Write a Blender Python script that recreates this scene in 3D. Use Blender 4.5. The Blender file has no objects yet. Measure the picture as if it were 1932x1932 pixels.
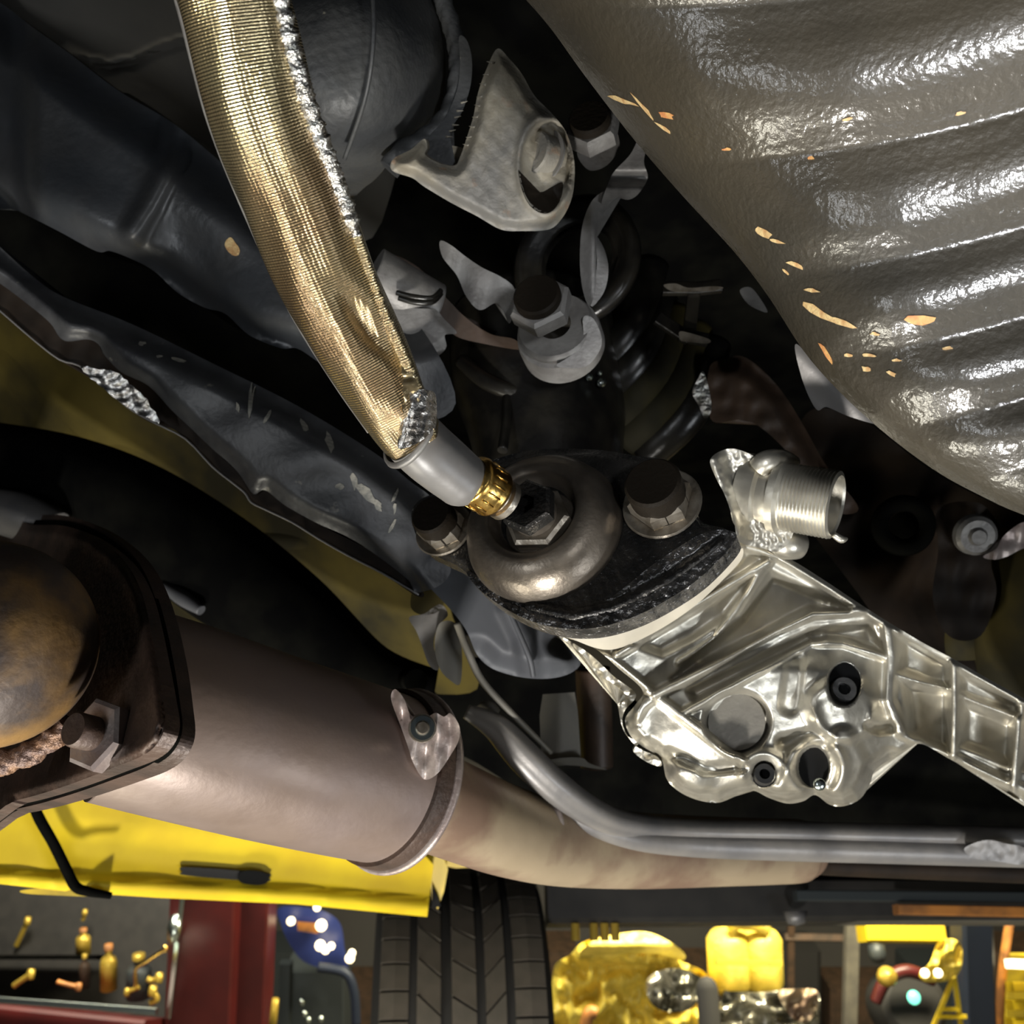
import bpy, math, random
import numpy as np
from mathutils import Vector, Matrix, geometry
random.seed(4); RNG = np.random.RandomState(4)
S = bpy.context.scene; COL = S.collection

# ------------------------------------------------------------------ camera
F = 1856.0; W = 1932.0; PITCH = math.radians(25.5)
CAM = Vector((0, 0, 1.5))
cd = bpy.data.cameras.new('camera'); cam = bpy.data.objects.new('camera', cd); COL.objects.link(cam)
cam.location = CAM; cam.rotation_euler = (math.pi/2 + PITCH, 0, 0)
cd.sensor_width = 36; cd.lens = 36*F/W; cd.clip_start = .01; cd.clip_end = 60
cd.dof.use_dof = True; cd.dof.focus_distance = .52; cd.dof.aperture_fstop = 14
S.camera = cam
ROT = Matrix.Rotation(math.pi/2 + PITCH, 3, 'X')
RN = np.array(ROT)
def at(px, py, d):                       # a point of the garage seen at this pixel, d metres deep
    return CAM + ROT @ Vector(((px-966)/F*d, -(py-966)/F*d, -d))
def atn(X, Y, D):
    P = np.stack([(X-966)/F*D, -(Y-966)/F*D, -D], -1)
    return P @ RN.T + np.array(CAM)
def dirw(x, y, z): return (ROT @ Vector((x, y, z))).normalized()

# ------------------------------------------------------------------ world and lights
wd = bpy.data.worlds.new('garage_air'); S.world = wd; wd.use_nodes = True
wd.node_tree.nodes['Background'].inputs[0].default_value = (.55, .6, .7, 1)
wd.node_tree.nodes['Background'].inputs[1].default_value = .03
S.view_settings.view_transform = 'Standard'; S.view_settings.look = 'None'
S.view_settings.gamma = 1; S.view_settings.use_curve_mapping = False
S.view_settings.exposure = 0.0
def area(name, loc, aim, size, power, col, sy=None):
    l = bpy.data.lights.new(name, 'AREA'); l.energy = power; l.color = col; l.size = size
    if sy: l.shape = 'RECTANGLE'; l.size_y = sy
    o = bpy.data.objects.new(name, l); COL.objects.link(o); o.location = loc
    o.rotation_euler = (Vector(aim)-Vector(loc)).to_track_quat('-Z', 'Y').to_euler(); return o
area('work_light', (-.10, .42, .42), (.05, .52, 1.85), .16, 23, (1, .97, .92), .10)
area('work_light_side', (.95, .25, .75), (.4, .5, 1.9), .06, 5, (.9, .95, 1), .5)
area('added_rib_light', CAM+ROT@Vector((.20, .07, .22)), at(1920, 240, .45), .030, .42, (.93, .96, 1), .08).data.spread = math.radians(48)  # unseen light added to put highlights on the shield ribs
area('added_sleeve_light', CAM+ROT@Vector((-.85, -.05, .55)), at(500, 350, .45), .05, 3.2, (.92, .96, 1), .6)  # unseen light added for the bright streak along the gold sleeve
area('garage_lamp', (-1.2, 2.6, 2.75), (-.7, 2.2, 1.5), .5, 40, (1, .93, .75), .5)
area('garage_lamp', (1.2, 3.0, 3.0), (1.2, 4.0, 1.2), 1.4, 230, (1, .9, .62), .5)
area('garage_lamp', (-1.6, 3.0, 3.0), (-1.5, 4.0, 1.3), .8, 80, (1, .93, .75), .4)
area('floor_lamp_light', (-.75, 1.0, .45), (-.4, 1.6, 1.7), .4, 16, (1, .95, .8))

# ------------------------------------------------------------------ materials
def M(name, col, metal=0., rough=.5, col2=None, vs=30, vt=(.4, .65), bump=0., bs=200, rv=.0, chip=None, cs=60, ct=(.66, .7), coat=0, emit=None, bd=.001, sp=.5):
    m = bpy.data.materials.new(name); m.use_nodes = True; nt = m.node_tree; n = nt.nodes; L = nt.links
    p = n['Principled BSDF']; p.inputs['Base Color'].default_value = (*col, 1)
    p.inputs['Metallic'].default_value = metal; p.inputs['Roughness'].default_value = rough
    p.inputs['Coat Weight'].default_value = coat; p.inputs['Coat Roughness'].default_value = .12; p.inputs['Specular IOR Level'].default_value = sp
    tc = n.new('ShaderNodeTexCoord')
    def noise(sc, det=5, off=0):
        mp = n.new('ShaderNodeMapping'); mp.inputs['Location'].default_value = (off, off*.7, off*.3)
        L.new(tc.outputs['Object'], mp.inputs[0])
        t = n.new('ShaderNodeTexNoise'); t.inputs['Scale'].default_value = sc; t.inputs['Detail'].default_value = det
        L.new(mp.outputs[0], t.inputs[0]); return t.outputs[0]
    def ramp(src, lo, hi, c0, c1):
        r = n.new('ShaderNodeValToRGB'); r.color_ramp.elements[0].position = lo; r.color_ramp.elements[1].position = hi
        r.color_ramp.elements[0].color = (*c0, 1); r.color_ramp.elements[1].color = (*c1, 1)
        L.new(src, r.inputs[0]); return r.outputs[0]
    cur = None
    if col2:
        cur = ramp(noise(vs), vt[0], vt[1], col, col2); L.new(cur, p.inputs['Base Color'])
    if chip:
        f = ramp(noise(cs, 6, 3.1), ct[0], ct[1], (0, 0, 0), (1, 1, 1))
        mx = n.new('ShaderNodeMix'); mx.data_type = 'RGBA'; L.new(f, mx.inputs[0])
        if cur: L.new(cur, mx.inputs[6])
        else: mx.inputs[6].default_value = (*col, 1)
        mx.inputs[7].default_value = (*chip, 1); L.new(mx.outputs[2], p.inputs['Base Color'])
        if metal > 0:
            mm = n.new('ShaderNodeMath'); mm.operation = 'MULTIPLY_ADD'; L.new(f, mm.inputs[0]); mm.inputs[1].default_value = -metal*.8; mm.inputs[2].default_value = metal
            L.new(mm.outputs[0], p.inputs['Metallic'])
    if rv:
        r = ramp(noise(vs*2.3, 5, 1.7), .3, .7, (max(.03, rough-rv),)*3, (min(1, rough+rv),)*3); L.new(r, p.inputs['Roughness'])
    if bump:
        b = n.new('ShaderNodeBump'); b.inputs['Strength'].default_value = bump; b.inputs['Distance'].default_value = bd
        L.new(noise(bs, 4, .9), b.inputs['Height']); L.new(b.outputs[0], p.inputs['Normal']); L.new(b.outputs[0], p.inputs['Coat Normal'])
    if emit:
        p.inputs['Emission Color'].default_value = (*emit[:3], 1); p.inputs['Emission Strength'].default_value = emit[3]
    return m
MT = {}
def mm(key, *a, **k): MT[key] = M(key, *a, **k)
mm('alu', (.58, .55, .47), .8, .38, (.46, .43, .36), 30, bump=.16, bs=300, rv=.08)
mm('alu_matte', (.27, .25, .21), .5, .55, (.22, .2, .17), 60, bump=.2, bs=300)
mm('collar', (.66, .60, .48), .15, .50, (.55, .50, .40), 30, bump=.1, bs=200)
mm('gasket', (.26, .25, .24), .8, .22, (.08, .08, .08), 80, bump=1, bs=260, bd=.002)
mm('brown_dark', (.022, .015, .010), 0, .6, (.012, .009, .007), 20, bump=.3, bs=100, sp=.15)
mm('alu_plug', (.10, .10, .10), .7, .28, bump=.3, bs=200)
mm('hole', (.008, .008, .008), 0, .7, sp=.1)
mm('oily', (.20, .17, .135), .7, .38, (.10, .085, .07), 30, bump=.25, bs=300, rv=.1)
mm('oily_dark', (.045, .042, .038), .5, .22, (.02, .02, .02), 60, bump=.9, bs=420, rv=.1)
mm('steel', (.40, .36, .30), .8, .34, (.2, .17, .13), 90, bump=.3, bs=300)
mm('steel_grey', (.26, .25, .235), .35, .5, (.17, .16, .15), 60, bump=.35, bs=350)
mm('shade_dark', (.012, .009, .006), 0, .6, sp=.12, bump=.3, bs=400)  # near-black colour puts the shade into the stud end faces
mm('brass', (.85, .55, .16), 1, .27, (.5, .28, .06), 90, bump=.4, bs=160)
mm('rubber', (.19, .18, .17), 0, .38, (.15, .145, .14), 40, bump=.1, bs=200)
mm('shield', (.050, .041, .027), .1, .45, (.040, .035, .026), 10, coat=1, bump=.55, bs=300, chip=(.40, .25, .10), cs=95, ct=(.735, .76))
mm('chip', (.62, .46, .22), 0, .6, (.45, .25, .1), 200, bump=.6, bs=500)
mm('chip_orange', (.50, .20, .07), 0, .6, (.6, .35, .12), 200, bump=.6, bs=500)
mm('pan_black', (.042, .046, .052), .1, .40, (.045, .046, .048), 18, bump=.35, bs=160, rv=.12, chip=(.12, .12, .10), cs=60, ct=(.74, .80))
mm('pan_grey', (.16, .148, .125), .05, .6, (.12, .112, .098), 12, bump=.2, bs=120)
mm('rail_black', (.065, .066, .068), .1, .42, (.03, .03, .033), 20, bump=.4, bs=150, chip=(.22, .21, .18), cs=70, ct=(.68, .76))
mm('scratch', (.36, .34, .29), 0, .6, (.2, .2, .18), 300, bump=.5, bs=400)
mm('foil', (.85, .84, .80), 1, .28, (.5, .47, .42), 160, bump=1, bs=420, bd=.002)
mm('cuff_foil', (.86, .84, .80), 1, .27, (.6, .55, .48), 160, bump=.5, bs=700)
mm('rail_dark', (.030, .028, .026), .1, .5, (.022, .021, .02), 20)
mm('olive', (.075, .058, .014), .0, .8, (.018, .016, .009), 7, vt=(.40, .62), bump=.2, bs=60, sp=.1)
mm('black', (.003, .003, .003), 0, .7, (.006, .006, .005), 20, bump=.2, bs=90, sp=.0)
mm('black_gloss', (.006, .0055, .005), .1, .30, (.018, .016, .012), 30, bump=.35, bs=150)
mm('shaft', (.075, .076, .074), .1, .5, (.05, .052, .054), 30, bump=.5, bs=260, chip=(.28, .26, .2), cs=120, ct=(.70, .76))
mm('yoke', (.34, .30, .225), .1, .55, (.21, .20, .18), 25, bump=.7, bs=280, chip=(.28, .17, .10), cs=60, ct=(.62, .75))
mm('rust_ball', (.075, .055, .045), .3, .52, (.30, .17, .055), 28, vt=(.42, .68), bump=.5, bs=180)
mm('flange', (.045, .028, .020), .2, .5, (.085, .05, .035), 30, bump=.7, bs=240)
mm('weld', (.17, .11, .09), .3, .45, (.30, .17, .10), 150, bump=1, bs=260, bd=.003)
mm('exhaust', (.20, .145, .115), .25, .46, (.20, .15, .13), 16, bump=.2, bs=150, rv=.08)
mm('exhaust_tan', (.42, .33, .22), .35, .42, (.26, .17, .12), 13, vt=(.45, .62), bump=.2, bs=120, rv=.1)
mm('clamp', (.28, .22, .20), .4, .42, (.40, .34, .31), 60, bump=.5, bs=240)
mm('grey_rail', (.25, .235, .22), .35, .42, (.17, .165, .165), 18, bump=.3, bs=120)
mm('bell', (.085, .09, .10), .1, .58, (.06, .062, .07), 12, bump=.15, bs=80)
mm('bracket_tan', (.19, .175, .14), .1, .55, (.14, .13, .11), 20, bump=.2, bs=120)
mm('brown', (.075, .045, .028), .1, .5, (.045, .03, .02), 25, bump=.4, bs=120)
mm('yellow', (.85, .62, .02), 0, .45, (.70, .48, .02), 9, bump=.15, bs=50)
mm('yellow_dull', (.45, .33, .02), 0, .5, (.3, .22, .02), 20, bump=.2, bs=60)
mm('tyre', (.10, .085, .068), 0, .7, (.075, .066, .052), 20, bump=.3, bs=200)
mm('tyre_dark', (.02, .019, .018), 0, .8, bump=.2, bs=100)
mm('red', (.085, .010, .009), 0, .4, (.06, .008, .008), 6)
mm('blue', (.02, .035, .16), 0, .4)
mm('navy', (.018, .025, .045), .2, .5)
mm('chrome', (.62, .70, .66), 1, .25, bump=.3, bs=20)
mm('cab_grey', (.035, .042, .045), .2, .5)
mm('brassy', (.55, .38, .06), .5, .35, bump=.5, bs=60)
mm('yellow_cast', (.95, .74, .12), 0, .35, (.60, .46, .06), 9, bump=1, bs=18, bd=.01)
mm('silver_cast', (.7, .68, .58), .8, .25, (.15, .14, .1), 14, bump=1, bs=22, bd=.01)
mm('orange_rust', (.55, .22, .05), .1, .5, (.25, .11, .04), 20)
mm('concrete', (.10, .095, .085), 0, .7, (.07, .065, .06), 2, bump=.2, bs=20)
mm('wall', (.06, .055, .05), 0, .7, (.045, .042, .04), 1.5)
mm('white_glow', (.9, .85, .7), 0, .3, emit=(1, .82, .5, 4))
mm('lamp_green', (.1, .6, .45), 0, .3, emit=(.25, 1, .7, 1.6))
mm('lamp_tube', (.9, .9, .85), 0, .3, emit=(1, .95, .8, 4))
# woven gold heat sleeve
def weave():
    m = M('gold_weave', (.68, .58, .33), .85, .25, (.46, .32, .17), 14, coat=1); nt = m.node_tree; n = nt.nodes; L = nt.links
    uv = n.new('ShaderNodeUVMap'); h = []
    for d, sc in (('X', 62), ('Y', 22)):
        w = n.new('ShaderNodeTexWave'); w.bands_direction = d; w.inputs['Scale'].default_value = sc
        w.inputs['Distortion'].default_value = 1.2; w.inputs['Detail Scale'].default_value = 2; L.new(uv.outputs[0], w.inputs[0]); h.append(w.outputs[1])
    t = n.new('ShaderNodeTexNoise'); t.inputs['Scale'].default_value = 90; tc = n.new('ShaderNodeTexCoord'); L.new(tc.outputs['Object'], t.inputs[0])
    a = n.new('ShaderNodeMath'); a.operation = 'MULTIPLY_ADD'; L.new(h[1], a.inputs[0]); a.inputs[1].default_value = .22; L.new(h[0], a.inputs[2])
    c = n.new('ShaderNodeMath'); c.operation = 'MULTIPLY_ADD'; L.new(t.outputs[0], c.inputs[0]); c.inputs[1].default_value = 1.4; L.new(a.outputs[0], c.inputs[2])
    b = n.new('ShaderNodeBump'); b.inputs['Strength'].default_value = .6; b.inputs['Distance'].default_value = .0006; L.new(b.outputs[0], n['Principled BSDF'].inputs['Coat Normal'])
    L.new(c.outputs[0], b.inputs['Height']); L.new(b.outputs[0], n['Principled BSDF'].inputs['Normal']); return m
MT['weave'] = weave()

# ------------------------------------------------------------------ object helpers
def setp(o, label=None, cat=None, group=None, kind=None):
    if label: o['label'] = label
    if cat: o['category'] = cat
    if group: o['group'] = group
    if kind: o['kind'] = kind
    return o
def thing(name, label, cat, loc, group=None):
    o = bpy.data.objects.new(name, None); COL.objects.link(o); o.location = loc; o.empty_display_size = .02
    return setp(o, label, cat, group)
def wloc(o):
    v = Vector(o.location)
    while o.parent: o = o.parent; v += Vector(o.location)
    return v
def obj(name, V, Fc, mat, parent=None, smooth=True, uv=None, flat=None, label=None):
    V = np.asarray([tuple(v) for v in V], float) if not isinstance(V, np.ndarray) else V
    org = V.mean(0); me = bpy.data.meshes.new(name); me.from_pydata((V-org).tolist(), [], [list(map(int, f)) for f in Fc]); me.update()
    if smooth is True: me.polygons.foreach_set('use_smooth', [True]*len(me.polygons))
    elif smooth is not False: me.polygons.foreach_set('use_smooth', smooth)
    if uv is not None:
        u = me.uv_layers.new(); idx = np.zeros(len(me.loops), int); me.loops.foreach_get('vertex_index', idx)
        u.data.foreach_set('uv', np.asarray(uv)[idx].ravel())
    me.materials.append(MT[mat]); o = bpy.data.objects.new(name, me); COL.objects.link(o)
    o.location = Vector(org)
    if parent: o.parent = parent; o.location = Vector(org) - wloc(parent)
    if label: o['label'] = label
    return o
def cr(P, n, closed=False):              # Catmull-Rom through rows of P
    P = np.asarray(P, float); k = len(P); out = []
    segs = k if closed else k-1
    for i in range(segs):
        g = (lambda j: P[j % k]) if closed else (lambda j: P[min(max(j, 0), k-1)])
        a, b, c, d = g(i-1), g(i), g(i+1), g(i+2)
        for t in np.arange(n)/n:
            out.append(.5*((2*b)+(-a+c)*t+(2*a-5*b+4*c-d)*t*t+(-a+3*b-3*c+d)*t**3))
    if not closed: out.append(P[-1])
    return np.array(out)
def frames(C):
    T = np.gradient(C, axis=0); T /= np.linalg.norm(T, axis=1)[:, None]
    v = np.array(dirw(0, 0, 1)); N = []
    for t in T:
        v = v - t*np.dot(v, t); v = v/np.linalg.norm(v); N.append(v.copy())
    N = np.array(N); B = np.cross(T, N); return T, N, B    # N: towards the viewer side
def tube(name, pts, mat, parent=None, seg=28, sub=8, disp=None, caps=True, raw=False, label=None, flatk=1.0, smooth=True):
    """pts rows (px,py,d,r) or raw world rows (x,y,z,r)"""
    R = np.array(pts, float)
    if not raw: R = np.array([[*at(a, b, c), r] for a, b, c, r in R])
    Q = cr(R, sub) if len(R) > 2 else np.array([R[0]*(1-t)+R[1]*t for t in np.linspace(0, 1, max(2, sub))])
    C = Q[:, :3]; r = Q[:, 3]; T, N, B = frames(C); m = len(C)
    A = np.linspace(0, 2*math.pi, seg+1)[:-1] if True else 0
    Ln = np.r_[0, np.cumsum(np.linalg.norm(np.diff(C, axis=0), axis=1))]
    V = []; UV = []
    for i in range(m):
        rr = r[i]*np.ones(seg)
        if disp is not None: rr = rr + disp(Ln[i], A, i/(m-1))
        V.append(C[i]+rr[:, None]*(np.cos(A)[:, None]*B[i]+flatk*np.sin(A)[:, None]*N[i]))
        UV += [(Ln[i]*4, a/(2*math.pi)) for a in A]
    V = np.concatenate(V); Fc = []
    for i in range(m-1):
        for j in range(seg):
            k = (j+1) % seg; Fc.append((i*seg+j, i*seg+k, (i+1)*seg+k, (i+1)*seg+j))
    sm_ = [True]*len(Fc)
    if caps: Fc.append(list(range(seg))[::-1]); Fc.append(list(range((m-1)*seg, m*seg))); sm_ += [False, False]
    return obj(name, V, Fc, mat, parent, smooth=sm_ if smooth else False, uv=UV, label=label)
def basis(ax):
    ax = Vector(ax).normalized(); u = ax.orthogonal().normalized(); u = (Vector((0, 0, 1)).cross(ax)).normalized() if abs(ax.z) < .9 else u
    return ax, u, ax.cross(u)
def lathe(name, prof, C, ax, mat, parent=None, n=48, smooth=True, label=None, rot=0, arc=None):
    """prof rows (r,h) along axis"""
    ax, u, v = basis(ax); V = []; C = Vector(C)
    for r, h in prof:
        for k in range(n):
            a = rot+2*math.pi*k/n; V.append(C+ax*h+(u*math.cos(a)+v*math.sin(a))*max(r, 1e-5))
    Fc = []
    for i in range(len(prof)-1):
        for k in range(n): Fc.append((i*n+k, i*n+(k+1) % n, (i+1)*n+(k+1) % n, (i+1)*n+k))
    if smooth == 'auto':
        o = obj(name, np.array([tuple(q) for q in V]), Fc, mat, parent, True, label=label)
        o.data.set_sharp_from_angle(angle=math.radians(35)); return o
    return obj(name, np.array([tuple(q) for q in V]), Fc, mat, parent, smooth, label=label)
def hexnut(name, C, ax, r, h, mat, parent=None, bore=0., rot=0, label=None):
    return lathe(name, [(max(bore, 1e-5), 0), (r*.96, 0), (r, h*.1), (r, h*.82), (r*.88, h), (max(bore, 1e-5), h)], C, ax, mat, parent, 6, False, label, rot)
def thread(r, L_, pitch, t):
    p = []; h = 0
    while h < L_: p += [(r, h), (r-t, h+pitch*.5)]; h += pitch
    return p
def hexbolt(parent, C, ax, r, h, stud_r, stud_h, mat='steel', rot=0, washer=True, mat2='shade_dark', nm='bolt'):
    """nut on a stud: bolt > nut, washer (world coordinates)"""
    C = Vector(C); ax = Vector(ax).normalized()
    b = lathe(nm, [(1e-5, 0), (stud_r, 0)] + [(stud_r, h*.9), (stud_r, stud_h*.93), (stud_r*.9, stud_h), (1e-5, stud_h)], C, ax, mat2, parent, 28, 'auto', label='dark flat end standing above its hexagonal nut')
    hexnut('nut', C+ax*(r*.12), ax, r, h, mat, b, stud_r*.9, rot)
    if washer: lathe('washer', [(stud_r, 0), (r*1.22, 0), (r*1.25, r*.08), (r*1.2, r*.14), (stud_r, r*.14)], C, ax, mat, b, 36, 'auto')
    return b
def sm(a, b, x): t = np.clip((x-a)/(b-a), 0, 1); return t*t*(3-2*t)
def pdist(X, Y, pts, closed=False):
    P = list(pts)+([pts[0]] if closed else []); D = np.full(np.shape(X), 1e9)
    for (ax, ay), (bx, by) in zip(P[:-1], P[1:]):
        dx, dy = bx-ax, by-ay; L2 = dx*dx+dy*dy+1e-9; t = np.clip(((X-ax)*dx+(Y-ay)*dy)/L2, 0, 1)
        D = np.minimum(D, np.hypot(X-ax-t*dx, Y-ay-t*dy))
    return D
def inside(X, Y, P):
    P = np.asarray(P); r = np.zeros(np.shape(X), bool); j = len(P)-1
    for i in range(len(P)):
        xi, yi = P[i]; xj, yj = P[j]
        c = ((yi > Y) != (yj > Y)) & (X < (xj-xi)*(Y-yi)/(yj-yi+1e-12)+xi); r ^= c; j = i
    return r
def rib(X, Y, pts, w, soft=None):        # 1 on the line, falling to 0 at distance w+soft
    soft = soft or w; return 1-sm(w, w+soft, pdist(X, Y, pts))
def wob(X, Y, s, seed=0):                # cheap smooth noise
    r = np.random.RandomState(seed); Z = np.zeros(np.shape(X))
    for k in range(7):
        a = r.uniform(0, 6.28); f = r.uniform(.6, 1.8)/s; Z += np.sin((X*math.cos(a)+Y*math.sin(a))*f*6.28+r.uniform(0, 6.28))
    return Z/7
def relief(name, outline, D, mat, parent=None, step=8, thick=.01, smooth=True, label=None, back=None, jag=0, edge=0):
    """a cast or pressed sheet piece: outline, depth surface D(X,Y) in metres, real thickness"""
    O = np.asarray(outline, float)
    if smooth: O = cr(O, 6, True)
    o2 = []
    for i in range(len(O)):
        a, b = O[i], O[(i+1) % len(O)]; k = max(1, int(np.hypot(*(b-a))/(step*1.2)))
        for t in range(k): o2.append(a+(b-a)*t/k)
    O = np.array(o2)
    keep = [0]
    for i in range(1, len(O)):
        if np.hypot(*(O[i]-O[keep[-1]])) > step*.3: keep.append(i)
    O = O[keep]
    if jag: O = O + RNG.normal(0, jag, O.shape)
    x0, y0 = O.min(0); x1, y1 = O.max(0)
    gx, gy = np.meshgrid(np.arange(x0, x1, step), np.arange(y0, y1, step*.87)); gx = gx + (np.arange(gx.shape[0]) % 2)[:, None]*step*.5
    gx = gx.ravel(); gy = gy.ravel(); k = inside(gx, gy, O); gx = gx[k]; gy = gy[k]
    k = pdist(gx, gy, [tuple(p) for p in O], True) > step*.55; gx = gx[k]; gy = gy[k]
    pts = [Vector(p) for p in O] + [Vector((a, b)) for a, b in zip(gx, gy)]
    nO = len(O)
    r = geometry.delaunay_2d_cdt(pts, [], [list(range(nO))], 1, 1e-4)
    V2 = np.array([tuple(v) for v in r[0]]); Fc = [tuple(f) for f in r[2]]
    Dv = D(V2[:, 0], V2[:, 1]); V = atn(V2[:, 0], V2[:, 1], Dv)
    # orient faces to the viewer
    f = np.array(Fc); nrm = np.cross(V[f[:, 1]]-V[f[:, 0]], V[f[:, 2]]-V[f[:, 0]]); c = V[f].mean(1)-np.array(CAM)
    flip = (nrm*c).sum(1) > 0; f[flip] = f[flip][:, ::-1]
    # boundary loop from directed edges
    E = {}
    for a, b, cc in f:
        for e in ((a, b), (b, cc), (cc, a)): E[e] = 1
    bd = [e for e in E if (e[1], e[0]) not in E]
    bk = np.array(back if back is not None else (V.mean(0)-np.array(CAM))/np.linalg.norm(V.mean(0)-np.array(CAM)))
    bv = sorted({a for e in bd for a in e}); n0 = len(V); mp = {v: n0+i for i, v in enumerate(bv)}; n1 = n0+len(bv); mb = {v: n1+i for i, v in enumerate(bv)}
    VV = np.concatenate([V, V[bv], V[bv]+bk*thick]); FF = f.tolist(); s = [True]*len(FF)
    for a, b in bd: FF.append([mp[b], mp[a], mb[a], mb[b]]); s.append(False)
    nx = {a: b for a, b in bd}; st = bd[0][0]; lp = [st]; q = nx[st]
    while q != st and len(lp) < len(bd)+2: lp.append(q); q = nx.get(q, st)
    # back face, a light copy of the front
    cen = len(VV); VV = np.concatenate([VV, [V[bv].mean(0)+bk*thick]])
    for a, b in zip(lp, lp[1:]+lp[:1]): FF.append([mb[b], mb[a], cen]); s.append(False)
    return obj(name, VV, FF, mat, parent, smooth=s, label=label)
def plane(d0, gx=0, gy=0, x0=966, y0=966):   # slanted depth
    return lambda X, Y: d0+gx*(X-x0)+gy*(Y-y0)
def box(name, p0, p1, mat, parent=None, bev=.004, rotz=0, c=None, label=None):
    import bmesh
    p0 = Vector(p0); p1 = Vector(p1); ctr = (p0+p1)/2; h = (p1-p0)/2
    bm = bmesh.new(); bmesh.ops.create_cube(bm, size=2)
    for v in bm.verts: v.co = Vector((v.co.x*h.x, v.co.y*h.y, v.co.z*h.z))
    if bev: bmesh.ops.bevel(bm, geom=bm.edges[:], offset=min(bev, *[abs(q)*.8 for q in h]), segments=2, affect='EDGES')
    Rz = Matrix.Rotation(rotz, 3, 'Z')
    V = [ctr+Rz@v.co for v in bm.verts]; Fc = [[v.index for v in f.verts] for f in bm.faces]; bm.free()
    return obj(name, V, Fc, mat, parent, False, label=label)
def beam(name, A, B, w, h, mat, parent=None, up=(0, 0, 1), bev=.1, label=None):
    """rectangular bar from A to B (world), w across, h along up"""
    A = Vector(A); B = Vector(B); t = (B-A).normalized(); s = t.cross(Vector(up)).normalized(); u = s.cross(t).normalized(); b = min(w, h)*bev
    pr = [(w/2, h/2-b), (w/2-b, h/2), (-w/2+b, h/2), (-w/2, h/2-b), (-w/2, -h/2+b), (-w/2+b, -h/2), (w/2-b, -h/2), (w/2, -h/2+b)]
    V = [P+s*x+u*y for P in (A, B) for x, y in pr]
    Fc = [(i, (i+1) % 8, 8+(i+1) % 8, 8+i) for i in range(8)]+[list(range(8))[::-1], list(range(8, 16))]
    return obj(name, V, Fc, mat, parent, False, label=label)

# ================================================================== THE SETTING
setp(box('floor', (-6, -3, -.1), (6, 8.2, 0), 'concrete', bev=0), kind='structure')
setp(box('wall_back', (-6, 8.0, 0), (6, 8.2, 4.2), 'wall', bev=0), kind='structure')
setp(box('wall_left', (-6.1, -3, 0), (-6, 8, 4.2), 'wall', bev=0), kind='structure')
setp(box('wall_right', (6, -3, 0), (6.1, 8, 4.2), 'wall', bev=0), kind='structure')
setp(box('ceiling', (-6, -3, 4.2), (6, 8.2, 4.3), 'wall', bev=0), kind='structure')

# ================================================================== THE VEHICLE'S UNDERSIDE
o = box('underbody_panel', (-1.6, -.6, 2.36), (1.9, 2.6, 2.40), 'black'); setp(o, 'black underbody floor pan of the raised vehicle, above everything, its black standing in for gap shade', 'floor pan')  # near-black colour paints the shade seen in the gaps behind the parts

# ---- ribbed dark shield, top right
SO = [(930, -60), (985, -8), (1040, 55), (1105, 145), (1200, 268), (1290, 372), (1385, 475), (1450, 560), (1530, 680), (1640, 792), (1760, 885), (1860, 940), (1932, 972), (2100, 1035), (2500, 1160), (2620, 1100), (2640, 300), (2600, -160), (1500, -160)]
SE = SO[:15]
def rphase(X, Y):
    dx = 1932-X; s = Y-.30*dx+.00022*dx*np.abs(dx)*np.where(dx > 0, 1, 0)
    return np.interp(s, [-560, -250, 60, 340, 510, 680, 818, 940, 1040], [-2, -1, 0, 1, 2, 3, 4, 5, 6])
def D_shield(X, Y):
    e = pdist(X, Y, SE); e = np.where(inside(X, Y, SO), e, 0)
    rw = np.interp(Y, [-60, 100, 830, 1000], [430, 420, 150, 110]); q = np.clip(1-e/rw, 0, 1); roll = rw*.00026*(1-np.sqrt(np.clip(1-q**2*.97, 0, 1)))
    ph = rphase(X, Y); fade = .25+.75*sm(10, 180, e)
    u = np.abs(np.mod(ph+.5-.02, 1.)-.5)*2; h = .0075*fade*(1-u**2*(1-.28*sm(.55, 1, u)))*np.interp(Y, [0, 250, 400], [1.6, 1.5, 1.0])
    up = np.clip(830-Y, 0, 1000)
    return .45+roll-h-.00005*(X-1500)*sm(1000, 1700, X)-.00000003*up*up+.0006*wob(X, Y, 240, 3)
shield = thing('heat_shield', 'large ribbed dark brown metal shield with chipped paint, upper right', 'heat shield', at(1650, 400, .48))
relief('ribbed_panel', SO, D_shield, 'shield', shield, step=8, thick=.012)
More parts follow.
